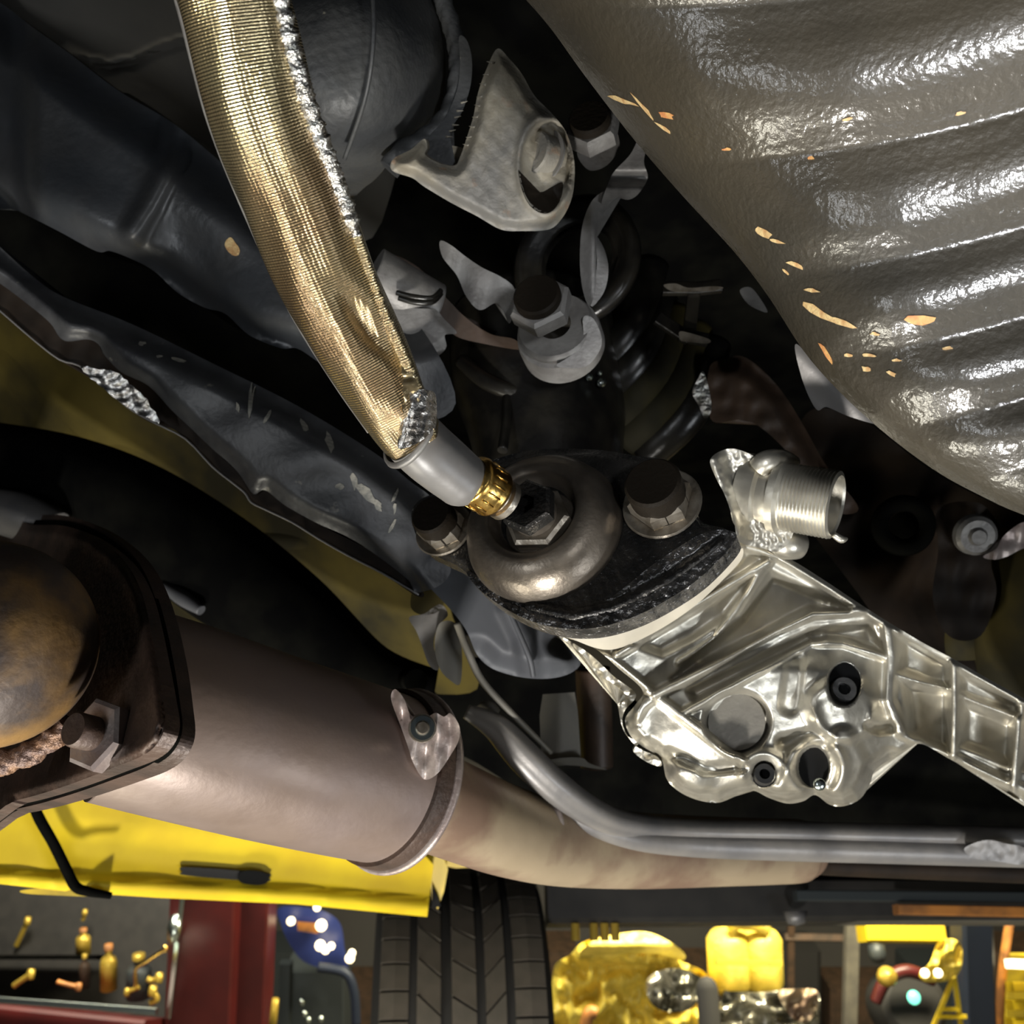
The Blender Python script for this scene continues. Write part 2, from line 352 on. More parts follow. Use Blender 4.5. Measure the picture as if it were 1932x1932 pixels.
for i, (x, y, w, h, k, c) in enumerate([(1735, 606, 34, 9, 0, 1), (1438, 440, 20, 7, 25, 0), (1548, 592, 34, 8, 30, 0), (1590, 610, 26, 6, 18, 0), (1465, 455, 14, 3, 15, 0), (1500, 500, 18, 5, 20, 0), (1530, 548, 14, 4, 10, 0), (1482, 513, 8, 3, 35, 0), (1790, 657, 10, 3, -5, 0), (1560, 668, 22, 4, 55, 1), (1600, 670, 9, 4, 20, 0), (1640, 670, 15, 4, 10, 0), (1634, 697, 8, 6, 20, 0), (1680, 704, 10, 4, 25, 0), (1690, 680, 10, 3, 0, 0), (1258, 218, 14, 5, 15, 1), (1600, 225, 9, 3, -10, 0), (1812, 214, 10, 3, -15, 0), (1650, 630, 8, 3, 5, 0), (1216, 205, 34, 3, 50, 0), (1175, 190, 26, 4, 20, 0), (1250, 240, 20, 3, 35, 0), (1370, 282, 8, 3, 0, 1), (1530, 298, 8, 3, 0, 1)]):
    a = math.radians(k); pts = []
    for t in range(9):
        u = t/9*2*math.pi; rr = 1+.35*random.uniform(-1, 1)
        pts.append((x+w*rr*math.cos(u)*math.cos(a)-h*rr*math.sin(u)*math.sin(a), y+w*rr*math.cos(u)*math.sin(a)+h*rr*math.sin(u)*math.cos(a)))
    relief('bare_patch', pts, lambda X, Y: D_shield(X, Y)-.0005, 'chip_orange' if c else 'chip', shield, step=4, thick=.0006, smooth=False)

# ---- upper left panels
up = thing('tunnel_panel', 'plain grey-brown sheet panel in the top left corner with a curved crease', 'panel', at(200, 80, .9))
PO = [(-60, -60), (720, -60), (720, 420), (560, 420), (440, 322), (405, 288), (330, 232), (250, 180), (222, 168), (130, 98), (60, 48), (0, 8), (-60, -20)]
def D_up(X, Y):
    cres = rib(X, Y, [(130, 95), (165, 115), (205, 125), (255, 115), (300, 92), (345, 78)], 2, 9)
    return .86+.00012*(X-200)-.00003*Y+.010*sm(0, 40, Y-60-.0*X)*0+.006*cres
relief('pressed_sheet', PO, D_up, 'pan_grey', up, step=9, thick=.004)
pan = thing('frame_crossmember', 'black wavy-edged pressed metal member running down behind the gold sleeve', 'crossmember', at(300, 400, .7))
NO = [(-60, -20), (0, 5), (60, 50), (130, 100), (222, 170), (330, 235), (440, 325), (620, 470), (780, 600), (860, 760), (760, 800), (690, 745), (610, 690), (562, 658), (530, 657), (470, 632), (425, 592), (385, 580), (335, 552), (295, 515), (262, 495), (210, 474), (182, 474), (110, 436), (35, 398), (-60, 350)]
def D_nav(X, Y):
    low = [(-60, 350), (35, 398), (182, 474), (295, 515), (385, 580), (470, 632), (562, 658), (760, 800)]
    e = pdist(X, Y, low); up_ = pdist(X, Y, NO[:9])
    d = .74+.025*(1-sm(0, 90, up_))+.018*(1-sm(0, 70, e))**2
    d += -.010*rib(X, Y, [(345, 210), (330, 290), (280, 390), (250, 440)], 4, 30)
    d += .008*np.sin((X*.8+Y*.6)/75.)*(1-sm(40, 150, e))
    d += .03*(1-sm(0, 60, X-20)) + .004*wob(X, Y, 260, 8) - .00006*(X-300)
    return d
relief('pressed_web', NO, D_nav, 'pan_black', pan, step=9, thick=.03)
relief('bare_patch', [(428, 452), (436, 448), (444, 458), (452, 470), (450, 481), (440, 482), (430, 474), (424, 462)], lambda X, Y: D_nav(X, Y)-.0006, 'chip', pan, step=4, thick=.0007)
relief('gap_shade', [(-60, 350), (35, 398), (182, 474), (295, 515), (385, 580), (470, 632), (562, 658), (760, 800), (820, 960), (700, 880), (560, 770), (400, 690), (250, 620), (80, 540), (-60, 520)], plane(.80, -.00005, 0), 'black', pan, step=14, thick=.02)  # black strip stands in for the shade in the gap below the web
# ---- frame rail with torn flange
rail = thing('frame_rail', 'scratched black frame rail with a torn lower flange, left of centre', 'frame rail', at(450, 830, .72))
RO = [(-60, 420), (60, 520), (120, 560), (250, 612), (400, 685), (560, 765), (700, 850), (770, 905), (830, 960), (850, 1080), (790, 1118), (768, 1092), (700, 1040), (650, 1010), (600, 988), (540, 955), (500, 925), (478, 932), (452, 895), (430, 872), (402, 848), (360, 808), (322, 772), (280, 728), (235, 706), (215, 690), (196, 668), (186, 650), (165, 640), (120, 642), (95, 610), (60, 580), (0, 535), (-60, 500)]
def D_rail(X, Y):
    return .72-.00006*(X-450)+.02*(1-sm(0, 50, pdist(X, Y, RO[:9])))+.012*(1-sm(0, 26, pdist(X, Y, RO[10:])))+.003*wob(X, Y, 150, 5)
relief('rail_web', RO, D_rail, 'rail_black', rail, step=8, thick=.02)
FO = [(-60, 500), (0, 535), (60, 580), (95, 610), (120, 642), (165, 640), (186, 650), (196, 668), (235, 706), (280, 728), (322, 772), (402, 848), (452, 895), (478, 932), (500, 925), (600, 988), (700, 1040), (768, 1092), (800, 1120), (785, 1124), (720, 1082), (660, 1052), (600, 1018), (552, 988), (500, 962), (474, 948), (462, 930), (440, 912), (400, 880), (350, 828), (302, 792), (290, 800), (240, 770), (195, 728), (150, 692), (112, 680), (60, 640), (0, 590), (-60, 540)]
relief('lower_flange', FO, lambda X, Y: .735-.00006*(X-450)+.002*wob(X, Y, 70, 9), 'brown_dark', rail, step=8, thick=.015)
EL = [(-60, 536), (0, 586), (60, 638), (112, 678), (150, 690), (195, 727), (240, 768), (292, 798), (350, 828), (400, 880), (440, 912), (462, 930), (474, 948), (500, 961), (552, 986), (600, 1016), (660, 1050), (720, 1081), (790, 1122)]
tube('rolled_edge', [(x, y, .733-.00006*(x-450), .0008) for x, y in EL], 'grey_rail', rail, seg=8, sub=3)
TO = [(152, 692), (175, 694), (215, 702), (250, 728), (272, 748), (300, 795), (280, 790), (240, 768), (200, 738), (170, 712)]
relief('torn_foil', TO, lambda X, Y: .725-.0022*wob(X, Y, 26, 2), 'cuff_foil', rail, step=4, thick=.002, jag=1.2)
for i, (x, y, w, h, k) in enumerate([(474, 752, 5, 30, 8), (449, 768, 4, 9, -5), (505, 785, 4, 14, 25), (575, 805, 5, 13, -30), (622, 835, 6, 18, -18), (668, 905, 6, 20, -12), (690, 930, 9, 32, -45), (712, 955, 7, 12, -35), (640, 918, 8, 5, 0), (268, 648, 6, 4, 0), (335, 678, 16, 3, 18), (300, 672, 6, 3, 0), (745, 935, 3, 12, 20), (738, 995, 3, 14, 30), (745, 960, 3, 10, 0)]):
    a = math.radians(k); pts = []
    for t in range(9):
        u = t/9*2*math.pi; rr = 1+.4*random.uniform(-1, 1)
        pts.append((x+w*rr*math.cos(u)*math.cos(a)-h*rr*math.sin(u)*math.sin(a), y+w*rr*math.cos(u)*math.sin(a)+h*rr*math.sin(u)*math.cos(a)))
    relief('scrape_mark', pts, lambda X, Y: D_rail(X, Y)-.0005, 'scratch', rail, step=4, thick=.0006, smooth=False)
# ---- olive sill panel behind the rail
OO = [(-80, 480), (0, 560), (160, 670), (300, 770), (500, 930), (800, 1090), (860, 1180), (900, 1300), (760, 1300), (700, 1260), (560, 1300), (300, 1300), (-80, 1200)]
def D_ol(X, Y):
    return 1.12-.0001*(X-400)+.07*sm(0, 260, Y-(.62*X+560))+.022*wob(X, Y, 330, 11)
sill = thing('outer_sill', 'dull olive sill panel seen out of focus beyond the black rail', 'sill panel', at(450, 1000, 1.15))
relief('sill_panel', OO, D_ol, 'olive', sill, step=14, thick=.02)
lump = thing('sill_shade', 'blurred black conduit standing in for the shadow patches on the olive sill', 'shade_tube', at(300, 1050, 1.05))  # black tube imitates the soft shadow patches on the sill
tube('shade_tube', [(-60, 850, 1.04, .034), (120, 890, 1.04, .040), (260, 960, 1.03, .050), (400, 1060, 1.02, .056), (540, 1160, 1.01, .050), (690, 1270, 1.0, .034), (820, 1300, 1.0, .02)], 'black', lump, seg=18)
tube('bare_sleeve', [(-40, 955, 1.0, .020), (40, 975, .99, .024), (110, 1000, .98, .018)], 'grey_rail', lump, seg=16)
tube('bare_sleeve', [(310, 1105, .98, .005), (345, 1128, .97, .008), (380, 1152, .96, .005)], 'bell', lump, seg=16)

# ---- propeller shaft and universal joint, top middle
ps = thing('propeller_shaft', 'dark grey propeller shaft drum with weld ring, top centre', 'propeller shaft', at(700, 150, .66))
DO = [(540, -60), (790, -60), (815, 5), (836, 70), (841, 140), (832, 195), (806, 240), (770, 275), (738, 302), (716, 330), (690, 352), (640, 380), (560, 300)]
def D_drum(X, Y):
    r = np.hypot((X-640)/205., (Y-100)/235.); return .63+.10*np.clip(r, 0, 1.2)**3+.0008*wob(X, Y, 30, 4)
relief('shaft_drum', DO, D_drum, 'shaft', ps, step=7, thick=.04)
tube('weld_ring', [(806, -60, .715, .0065), (838, 10, .712, .0065), (860, 80, .705, .0065), (864, 140, .70, .0065), (852, 200, .70, .0065), (826, 242, .70, .007), (795, 268, .70, .008), (760, 292, .70, .009), (735, 320, .70, .008)], 'shaft', ps, seg=16, disp=lambda l, A, t: .0007*np.sin(A*3+l*400))
tube('shaft_seam', [(700, -60, .60, .0015), (705, 60, .60, .0015), (690, 180, .62, .0015), (650, 300, .66, .0015)], 'shaft', ps, seg=8)
uj = thing('universal_joint', 'dirty tan-grey universal joint yoke with a round bearing cap, top centre', 'universal joint', at(950, 300, .68))
YO = [(742, 300), (775, 282), (800, 262), (806, 278), (802, 292), (830, 308), (858, 312), (868, 296), (880, 262), (893, 220), (902, 175), (918, 130), (938, 92), (960, 110), (985, 140), (1008, 180), (1042, 215), (1068, 250), (1083, 300), (1083, 350), (1075, 385), (1058, 415), (1035, 433), (985, 436), (945, 433), (900, 408), (850, 382), (800, 352), (778, 336), (740, 322)]
def D_yoke(X, Y):
    e = pdist(X, Y, YO, True); r = np.hypot((X-1030)/52., (Y-312)/92.)
    d = .665+.00005*(X-1000)+.012*(1-sm(0, 22, e))
    lip = .005*np.exp(-((r-1.0)/.13)**2); d -= lip
    d += .008*(1-sm(.86, .97, r))
    d += .0012*wob(X, Y, 40, 6)
    return d
relief('yoke_ear', YO, D_yoke, 'yoke', uj, step=4.5, thick=.035)
# teeth of broken grease round the slot
for i, (x, y) in enumerate([(925, 118), (918, 140), (912, 160), (906, 182), (902, 200), (898, 220), (892, 240), (886, 258), (880, 274)]):
    tube('grease_tooth', [(x+5, y, .668, .0009), (x-7, y-2+3*(i % 2), .672, .0002)], 'yoke', uj, seg=6, sub=4)
for i, (x, y) in enumerate([(878, 190), (870, 205), (866, 218), (862, 232), (856, 244), (850, 254)]):
    tube('grease_tooth', [(x-8, y+4, .69, .0009), (x+4, y+1+3*(i % 2), .688, .0002)], 'yoke', uj, seg=6, sub=4)
relief('yoke_fork', [(800, 290), (812, 255), (840, 222), (862, 170), (868, 120), (866, 70), (880, 75), (890, 110), (888, 160), (872, 210), (850, 250), (858, 312), (830, 308)], plane(.69), 'shaft', uj, step=7, thick=.02)
cp = at(1022, 294, .680); axc = dirw(-.72, .08, .68)
cap = lathe('bearing_cap', [(1e-5, .0075), (.0062, .0075), (.0068, .0085), (.0135, .0085), (.0148, .0070), (.0150, 0), (.0150, -.01)], cp, axc, 'yoke', uj, 40, 'auto', label='round steel bearing cap with a dimple in the middle')
lathe('snap_ring', [(.0155, 0), (.0185, .0), (.0188, .0018), (.0155, .0018)], at(1030, 298, .684), axc, 'steel_grey', cap, 40, 'auto')
relief('bore_shade', [(978, 320), (992, 350), (1010, 362), (1030, 360), (1045, 350), (1062, 345), (1058, 375), (1042, 398), (1022, 402), (1000, 388), (985, 358)], lambda X, Y: D_yoke(X, Y)-.0006, 'shade_dark', uj, step=5, thick=.002, label='black patch painted as shade on the bottom of the bearing bore')  # dark crescent paints the shade of the bore's lower wall

# ---- companion flange with strap bolts
cf = thing('companion_flange', 'grey drive flange with two hex strap bolts, below the joint yoke', 'drive flange', at(1080, 520, .72))
axf = dirw(-.26, .38, .88)
lathe('flange_ring', [(.030, 0), (.046, .001), (.052, .004), (.053, .012), (.049, .016), (.040, .015), (.034, .008), (.030, .008)], at(1095, 500, .775), dirw(-.45, .15, .88), 'black_gloss', cf, 64, True)
relief('strap', [(1155, 355), (1178, 362), (1150, 385), (1128, 430), (1122, 480), (1124, 540), (1112, 578), (1098, 540), (1094, 480), (1100, 420), (1120, 375)], lambda X, Y: .70+.0025*np.abs(X-1118)/12, 'steel_grey', cf, step=5, thick=.012)
relief('strap', [(1120, 440), (1140, 470), (1148, 510), (1140, 550), (1118, 578), (1112, 560), (1124, 520), (1126, 480)], plane(.715), 'steel_grey', cf, step=6, thick=.01)
for nm_, nc, no, rr in (('a', (1027, 592, .672), (-6, -20), .020), ('b', (1122, 262, .70), (-5, -14), .0185)):
    C = at(*nc); hexbolt(cf, C, axf, rr*1.08, rr*.72, rr*.80, rr*1.2, 'steel_grey', rot=.35, washer=False)
# cast bosses under both bolts
lathe('bolt_boss', [(.012, .0), (.026, 0), (.028, -.004), (.027, -.009), (.030, -.010), (.031, -.016), (.031, -.03)], at(1046, 612, .70), axf, 'steel_grey', cf, 48, 'auto')
relief('clamp_lug', [(1100, 600), (1118, 600), (1132, 625), (1135, 650), (1125, 672), (1108, 690), (1085, 695), (1050, 690), (1075, 672), (1100, 645)], plane(.69), 'steel_grey', cf, step=6, thick=.02)
relief('clamp_lug', [(1210, 252), (1222, 262), (1215, 305), (1222, 335), (1205, 365), (1185, 377), (1160, 372), (1135, 385), (1150, 340), (1162, 320), (1190, 290)], lambda X, Y: .70+.01*(1-sm(0, 18, np.abs(Y-338))), 'steel_grey', cf, step=6, thick=.03)
relief('clamp_lug', [(1090, 285), (1118, 292), (1155, 268), (1158, 230), (1165, 250), (1168, 280), (1145, 312), (1115, 322), (1095, 305)], plane(.712), 'steel_grey', cf, step=6, thick=.015)
relief('forked_arm', [(830, 455), (850, 462), (880, 485), (910, 505), (945, 522), (968, 540), (974, 565), (962, 610), (950, 588), (935, 572), (905, 585), (880, 560), (862, 520), (835, 485)], lambda X, Y: .72+.006*wob(X, Y, 90, 3), 'steel_grey', cf, step=6, thick=.02)
relief('rusty_arm', [(735, 480), (790, 505), (840, 560), (880, 600), (925, 630), (970, 640), (985, 660), (920, 650), (860, 634), (830, 600), (790, 560), (740, 520)], plane(.76), 'brown', cf, step=8, thick=.02)
# breather with o-ring, right behind the gold sleeve
br = thing('shift_rod_boss', 'pale grey boss with two dark seal rings just right of the gold sleeve', 'boss', at(775, 560, .74))
tube('boss_barrel', [(700, 520, .735, .022), (765, 555, .745, .021), (820, 580, .755, .019)], 'steel_grey', br, seg=28)
for k in (0, 1):
    tube('seal_ring', [(748+k*4, 552+k*10, .717, .002), (780+k*3, 560+k*10, .716, .0022), (815, 562+k*8, .718, .002), (832, 548+k*6, .725, .002)], 'black_gloss', br, seg=10)
relief('lobed_bracket', [(740, 580), (790, 582), (822, 585), (838, 602), (862, 628), (840, 632), (842, 655), (825, 672), (800, 676), (778, 668), (766, 650), (758, 620)], lambda X, Y: .73+.004*(1-sm(0, 14, pdist(X, Y, [(822, 585), (862, 628), (842, 655), (800, 676), (766, 650)]))), 'steel_grey', br, step=6, thick=.02)

# ---- dark bell of the gearbox behind the sleeve
gb = thing('gearbox_tail', 'oily black gearbox tail casting in the dark centre', 'gearbox', at(1030, 760, .8))
tube('tail_barrel', [(1000, 600, .86, .070), (1010, 700, .84, .072), (1030, 800, .82, .066), (1045, 980, .78, .050)], 'black_gloss', gb, seg=40)
tube('rim', [(870, 680, .79, .006), (920, 720, .775, .007), (985, 742, .77, .007), (1060, 738, .775, .007), (1120, 705, .79, .006)], 'black_gloss', gb, seg=16)
tube('casting_rib', [(958, 742, .77, .004), (955, 800, .755, .004), (948, 850, .74, .004)], 'black_gloss', gb, seg=12)
for x, y, r in ((1112, 712, .0030), (1135, 722, .0038), (1132, 704, .0022)):
    lathe('oil_drop', [(r*math.sin(t), r*math.cos(t)) for t in np.linspace(0, math.pi, 9)], at(x, y, .765), dirw(0, 0, 1), 'chrome', gb, 14)
# ---- corrugated boot and its retaining frame
bw = thing('rubber_bellows', 'dark corrugated rubber boot curving down beside the ribbed shield', 'bellows', at(1270, 700, .82))
for i, (a, b, r) in enumerate([((1245, 560), (1120, 760), .016), ((1275, 590), (1150, 800), .016), ((1310, 620), (1180, 835), .016), ((1345, 650), (1215, 862), .016), ((1230, 500), (1100, 720), .015)]):
    mx, my = (a[0]+b[0])/2+24, (a[1]+b[1])/2+16
    tube('corrugation', [(a[0], a[1], .84, r), (mx, my, .82, r), (b[0], b[1], .84, r)], 'olive' if i in (1, 2) else 'black_gloss', bw, seg=18)
fr = thing('wire_bracket', 'small black crosspiece with worn bright edges between bellows and shield', 'bracket', at(1330, 590, .78))
for a, b in (((1250, 545), (1320, 545)), ((1315, 545), (1360, 540)), ((1310, 545), (1300, 630)), ((1282, 632), (1335, 642)), ((1240, 600), (1300, 640))):
    beam('bar', at(*a, .78), at(*b, .78), .010, .006, 'black_gloss', fr, up=dirw(0, .3, 1))
relief('worn_edge', [(1252, 538), (1275, 535), (1300, 543), (1345, 540), (1365, 543), (1345, 549), (1310, 550), (1270, 550)], plane(.77), 'steel', fr, step=5, thick=.002, label='bright worn metal edge')
relief('worn_edge', [(1282, 626), (1300, 628), (1338, 640), (1335, 648), (1300, 645), (1284, 642)], plane(.77), 'steel', fr, step=5, thick=.002, label='bright worn metal edge')
relief('worn_edge', [(1396, 548), (1415, 542), (1432, 560), (1448, 588), (1432, 585), (1410, 572)], plane(.77), 'steel_grey', fr, step=5, thick=.002)
relief('worn_edge', [(1318, 712), (1328, 702), (1340, 745), (1342, 775), (1330, 790), (1318, 765), (1306, 740)], lambda X, Y: .765+.002*wob(X, Y, 20, 1), 'foil', fr, step=4, thick=.002, label='crumpled bright foil corner')
# brown bracket casting
bc = thing('brown_bracket', 'matt brown cast bracket between bellows and ribbed shield', 'bracket', at(1400, 750, .8))
relief('bracket_face', [(1340, 690), (1365, 678), (1400, 672), (1440, 700), (1480, 745), (1520, 810), (1560, 880), (1620, 960), (1560, 960), (1500, 870), (1440, 810), (1400, 792), (1345, 795), (1334, 740)], lambda X, Y: .80+.02*(1-sm(0, 30, pdist(X, Y, [(1365, 678), (1400, 672), (1480, 745), (1560, 880)])))+.002*wob(X, Y, 40, 3), 'brown', bc, step=7, thick=.03)
gs = thing('grey_shield_strip', 'smooth grey metal strip peeking out under the ribbed shield', 'metal strip', at(1590, 740, .66))
relief('strip', [(1500, 650), (1535, 680), (1600, 745), (1640, 785), (1652, 800), (1600, 785), (1560, 768), (1540, 772), (1515, 720)], lambda X, Y: .66+.01*sm(0, 60, pdist(X, Y, [(1500, 650), (1600, 745), (1652, 800)])), 'grey_rail', gs, step=6, thick=.004)
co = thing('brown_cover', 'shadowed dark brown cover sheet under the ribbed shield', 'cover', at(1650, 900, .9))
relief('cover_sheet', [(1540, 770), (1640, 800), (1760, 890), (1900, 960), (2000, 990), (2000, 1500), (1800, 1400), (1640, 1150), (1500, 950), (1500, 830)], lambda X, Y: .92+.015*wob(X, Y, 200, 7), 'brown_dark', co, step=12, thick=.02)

# ---- gold-sleeved hose
hose = thing('sleeved_hose', 'gold woven heat-sleeved hose with silver seam and brass collar, coming down from top', 'hose', at(930, 940, .53))
HC = [(405, -140, .405, .0235), (440, 0, .415, .0232), (492, 200, .43, .0238), (560, 380, .45, .0240), (634, 560, .47, .0228), (705, 700, .485, .0200), (757, 795, .495, .0170), (783, 836, .50, .0150)]
def hdisp(l, A, t):
    A = np.mod(math.pi-A, 2*math.pi)
    d = .0006*np.sin(3*A+l*40)+.0004*np.sin(7*A-l*90)
    d = d - .0060*np.exp(-((t-.62)/.07)**2)*np.exp(-((A-1.05+3.2*(t-.62))/.26)**2) - .0022*np.exp(-((t-.38)/.10)**2)*np.exp(-((A-1.5)/.22)**2)
    d = d + .0016*np.exp(-((t-.55)/.10)**2)*np.exp(-((A-1.7)/.5)**2)
    d = d - .0040*sm(.76, .88, t)*np.exp(-((A-1.55)/.50)**2) + .0016*np.exp(-((t-.80)/.035)**2)*np.exp(-((A-1.4)/.6)**2) + .0015*sm(.75, .95, t)*np.exp(-((A-.72)/.2)**2)
    return d
sl = tube('heat_sleeve', HC, 'weave', hose, seg=96, sub=26, disp=hdisp, label='shiny gold woven heat sleeve')
# seam strip lying on the sleeve
R_ = np.array([[*at(a, b, c), r] for a, b, c, r in HC]); Q_ = cr(R_, 26); T_, N_, B_ = frames(Q_[:, :3])
def on_sleeve(i, th, off): return Q_[i, :3]+(Q_[i, 3]+off)*(math.cos(th)*B_[i]+math.sin(th)*N_[i])
side = 1 if (ROT.transposed() @ Vector(B_[40])).x > 0 else -1
def th_(t):
    a = np.interp(t, [0, .3, .5, .6, .8, .95, 1], [.56, .52, .50, .56, .52, .75, .9]); return a if side > 0 else math.pi-a
sp = []
for i in range(0, 176, 2):
    t = i/181.; p = on_sleeve(i, th_(t), .0006); w = .0040 if t < .48 else .0024
    sp.append((*p, w*(1+.18*math.sin(i*1.7))))
tube('seam_strip', sp[:46], 'foil', hose, seg=14, sub=3, raw=True, flatk=.75, disp=lambda l, A, t: .0005*np.sin(A*5+l*1500)+.0005*np.sin(l*2600+A*2), label='crinkled silver foil seam')
tube('seam_strip', sp[45:], 'weave', hose, seg=14, sub=3, raw=True, flatk=.75, disp=lambda l, A, t: .0004*np.sin(A*5+l*1500), label='gold folded seam edge')
tube('silver_thread', sp[44:80], 'foil', hose, seg=8, sub=3, raw=True, disp=lambda l, A, t: -.0012+.0005*np.sin(l*3000+A*2))
tube('edge_binding', [(x-r*1856/d*.93, y+r*1856/d*.30, d+.004, .0016) for x, y, d, r in HC[:-1]], 'steel_grey', hose, seg=8)
relief('foil_cuff', [(772, 742), (790, 735), (808, 736), (822, 746), (824, 790), (818, 808), (800, 828), (775, 842), (752, 846), (752, 820), (760, 780)], lambda X, Y: .477+.0000035*(X-780)**2+.0009*wob(X, Y, 18, 3), 'cuff_foil', hose, step=3.5, thick=.003, label='bright silver foil cuff at the sleeve end')
relief('gold_fold', [(706, 640), (742, 672), (765, 690), (782, 712), (790, 735), (772, 742), (760, 780), (754, 720), (735, 700)], lambda X, Y: .474+.0012*wob(X, Y, 25, 5), 'weave', hose, step=4, thick=.003)
ax_h = (Vector(at(1010, 985, .556))-Vector(at(790, 840, .505))).normalized()
c0 = at(770, 815, .505)
cuffc = np.array([at(768, 822, .500)])
lathe('cuff_rim', [(.0165, -.002), (.0185, -.0015), (.0190, 0), (.0182, .0015), (.0165, .001)], at(773, 822, .498), ax_h, 'steel_grey', hose, 48)
tube('rubber_hose', [(750, 795, .500, .0155), (800, 846, .507, .0158), (835, 876, .514, .0156), (862, 898, .519, .0150), (876, 909, .522, .0146), (888, 918, .525, .0120)], 'rubber', hose, seg=40, label='smooth grey rubber hose end')
bcen = at(893, 905, .522)
cr_ = lathe('crimp_collar', [(.011, -.002), (.0134, -.001), (.0142, .001), (.0136, .003), (.0139, .005), (.0135, .008), (.0139, .011), (.0134, .0125), (.0141, .0145), (.0134, .0165), (.010, .017), (.007, .017)], bcen, ax_h, 'brass', hose, 48, True, label='ribbed brass crimp collar')
for k in range(16):
    ax, u, v = basis(ax_h); a = 2*math.pi*k/16; q = u*math.cos(a)+v*math.sin(a)
    tube('crimp_mark', [(*(bcen+ax*.004+q*.0137), .0006), (*(bcen+ax*.012+q*.0137), .0006)], 'brass', cr_, seg=6, sub=2, raw=True)
lathe('swivel_stem', [(.0085, 0), (.0095, .002), (.0095, .005), (.0115, .006), (.0115, .010), (.008, .012)], bcen+ax_h*.015, ax_h, 'steel', hose, 32, 'auto')

# ---- round oily end cover with its bolts
cov = thing('end_cover', 'round oily black-brown end cover bolted to the aluminium casing, image centre', 'end cover', at(1060, 1040, .6))
nc = dirw(-.36, .50, .79)
CC = at(1010, 976, .586)
lathe('cover_dome', [(.010, -.002), (.020, -.002), (.0245, 0), (.027, .006), (.0285, .008), (.033, .0085), (.040, .0055), (.0455, -.002), (.049, -.012), (.050, -.024), (.051, -.030)], CC, nc, 'oily', cov, 96, True, label='smooth bronze-brown oily dome')
lathe('bore_floor', [(1e-5, .0), (.0255, .0)], CC-nc*.001, nc, 'oily_dark', cov, 40)
def D_on(C, n, off=0):                  # depth of a tilted flat face through C
    nn = ROT.transposed() @ Vector(n); c = ROT.transposed() @ (Vector(C)-CAM)+nn*off; k = nn.dot(c)
    return lambda X, Y: k/(nn.x*(X-966)/F-nn.y*(Y-966)/F-nn.z)
FL = [(776, 975), (790, 945), (830, 925), (900, 880), (1000, 850), (1120, 848), (1200, 860), (1262, 870), (1296, 905), (1308, 950), (1325, 985), (1372, 1000), (1372, 1030), (1330, 1066), (1270, 1112), (1210, 1150), (1150, 1176), (1090, 1186), (1030, 1178), (960, 1148), (910, 1112), (870, 1072), (830, 1052), (795, 1030)]
Df = D_on(CC-nc*.016, nc)
def D_fl(X, Y):
    d = Df(X, Y); e = pdist(X, Y, FL, True)
    low = sm(0, 60, (Y-1000)+.35*(X-1035))
    d = d - .0035*rib(X, Y, [(1370, 1020), (1260, 1092), (1160, 1142), (1080, 1160), (1000, 1142)], 5, 9)*1.0
    d = d + .006*(1-sm(0, 14, e)) + .0009*wob(X, Y, 16, 2)*low
    return d
relief('cover_flange', FL, D_fl, 'oily_dark', cov, step=5, thick=.012, back=-np.array(nc))
relief('gasket_bead', [(1372, 1000), (1388, 1018), (1330, 1082), (1265, 1128), (1190, 1166), (1110, 1186), (1030, 1180), (960, 1152), (900, 1108), (880, 1075), (930, 1105), (990, 1132), (1050, 1148), (1110, 1146), (1160, 1122), (1225, 1070), (1290, 1026), (1330, 1005)], lambda X, Y: Df(X, Y)-.001+.004*rib(X, Y, [(1370, 1008), (1260, 1085), (1160, 1140), (1060, 1162), (950, 1128)], 2, 6)+.0012*wob(X, Y, 14, 6)-.001*wob(X, Y, 26, 2), 'gasket', cov, step=4.2, thick=.014, back=-np.array(nc), label='wet glossy black gasket bead')
hexbolt(cov, at(838, 1000, float(Df(838, 1000))-.001), nc, .0155, .009, .0135, .021, 'steel', rot=.3)
hexbolt(cov, at(1250, 952, float(Df(1250, 952))-.001), nc, .0190, .011, .0165, .026, 'steel', rot=.25)
# hose adapter in the middle of the cover
ad = thing('pipe_adapter', 'dark steel double-hex adapter screwed into the middle of the round cover', 'pipe fitting', at(1020, 985, .575))
A0 = at(1020, 988, .580)
hexnut('hex_base', A0, nc, .0205, .009, 'steel', ad, .006, .9)
lathe('neck', [(.0135, .008), (.0135, .017), (.012, .018)], A0, nc, 'oily', ad, 32, 'auto')
ac = (Vector(bcen+ax_h*.018)-A0).normalized()
hexnut('hex_neck', A0+nc*.015+ac*.000, (nc*.6+ac*.4), .0165, .010, 'oily_dark', ad, .006, .5)
lathe('washer_face', [(.012, 0), (.0215, 0), (.0222, .0012), (.0215, .0025), (.012, .0025)], A0-nc*.002, nc, 'oily', ad, 40, 'auto')
relief('dark_streak', [(895, 1052), (940, 1040), (985, 1044), (985, 1050), (940, 1050), (900, 1062)], lambda X, Y: Df(X, Y)-.012, 'oily_dark', cov, step=5, thick=.004)  # thin dark streak across the cover below the nut

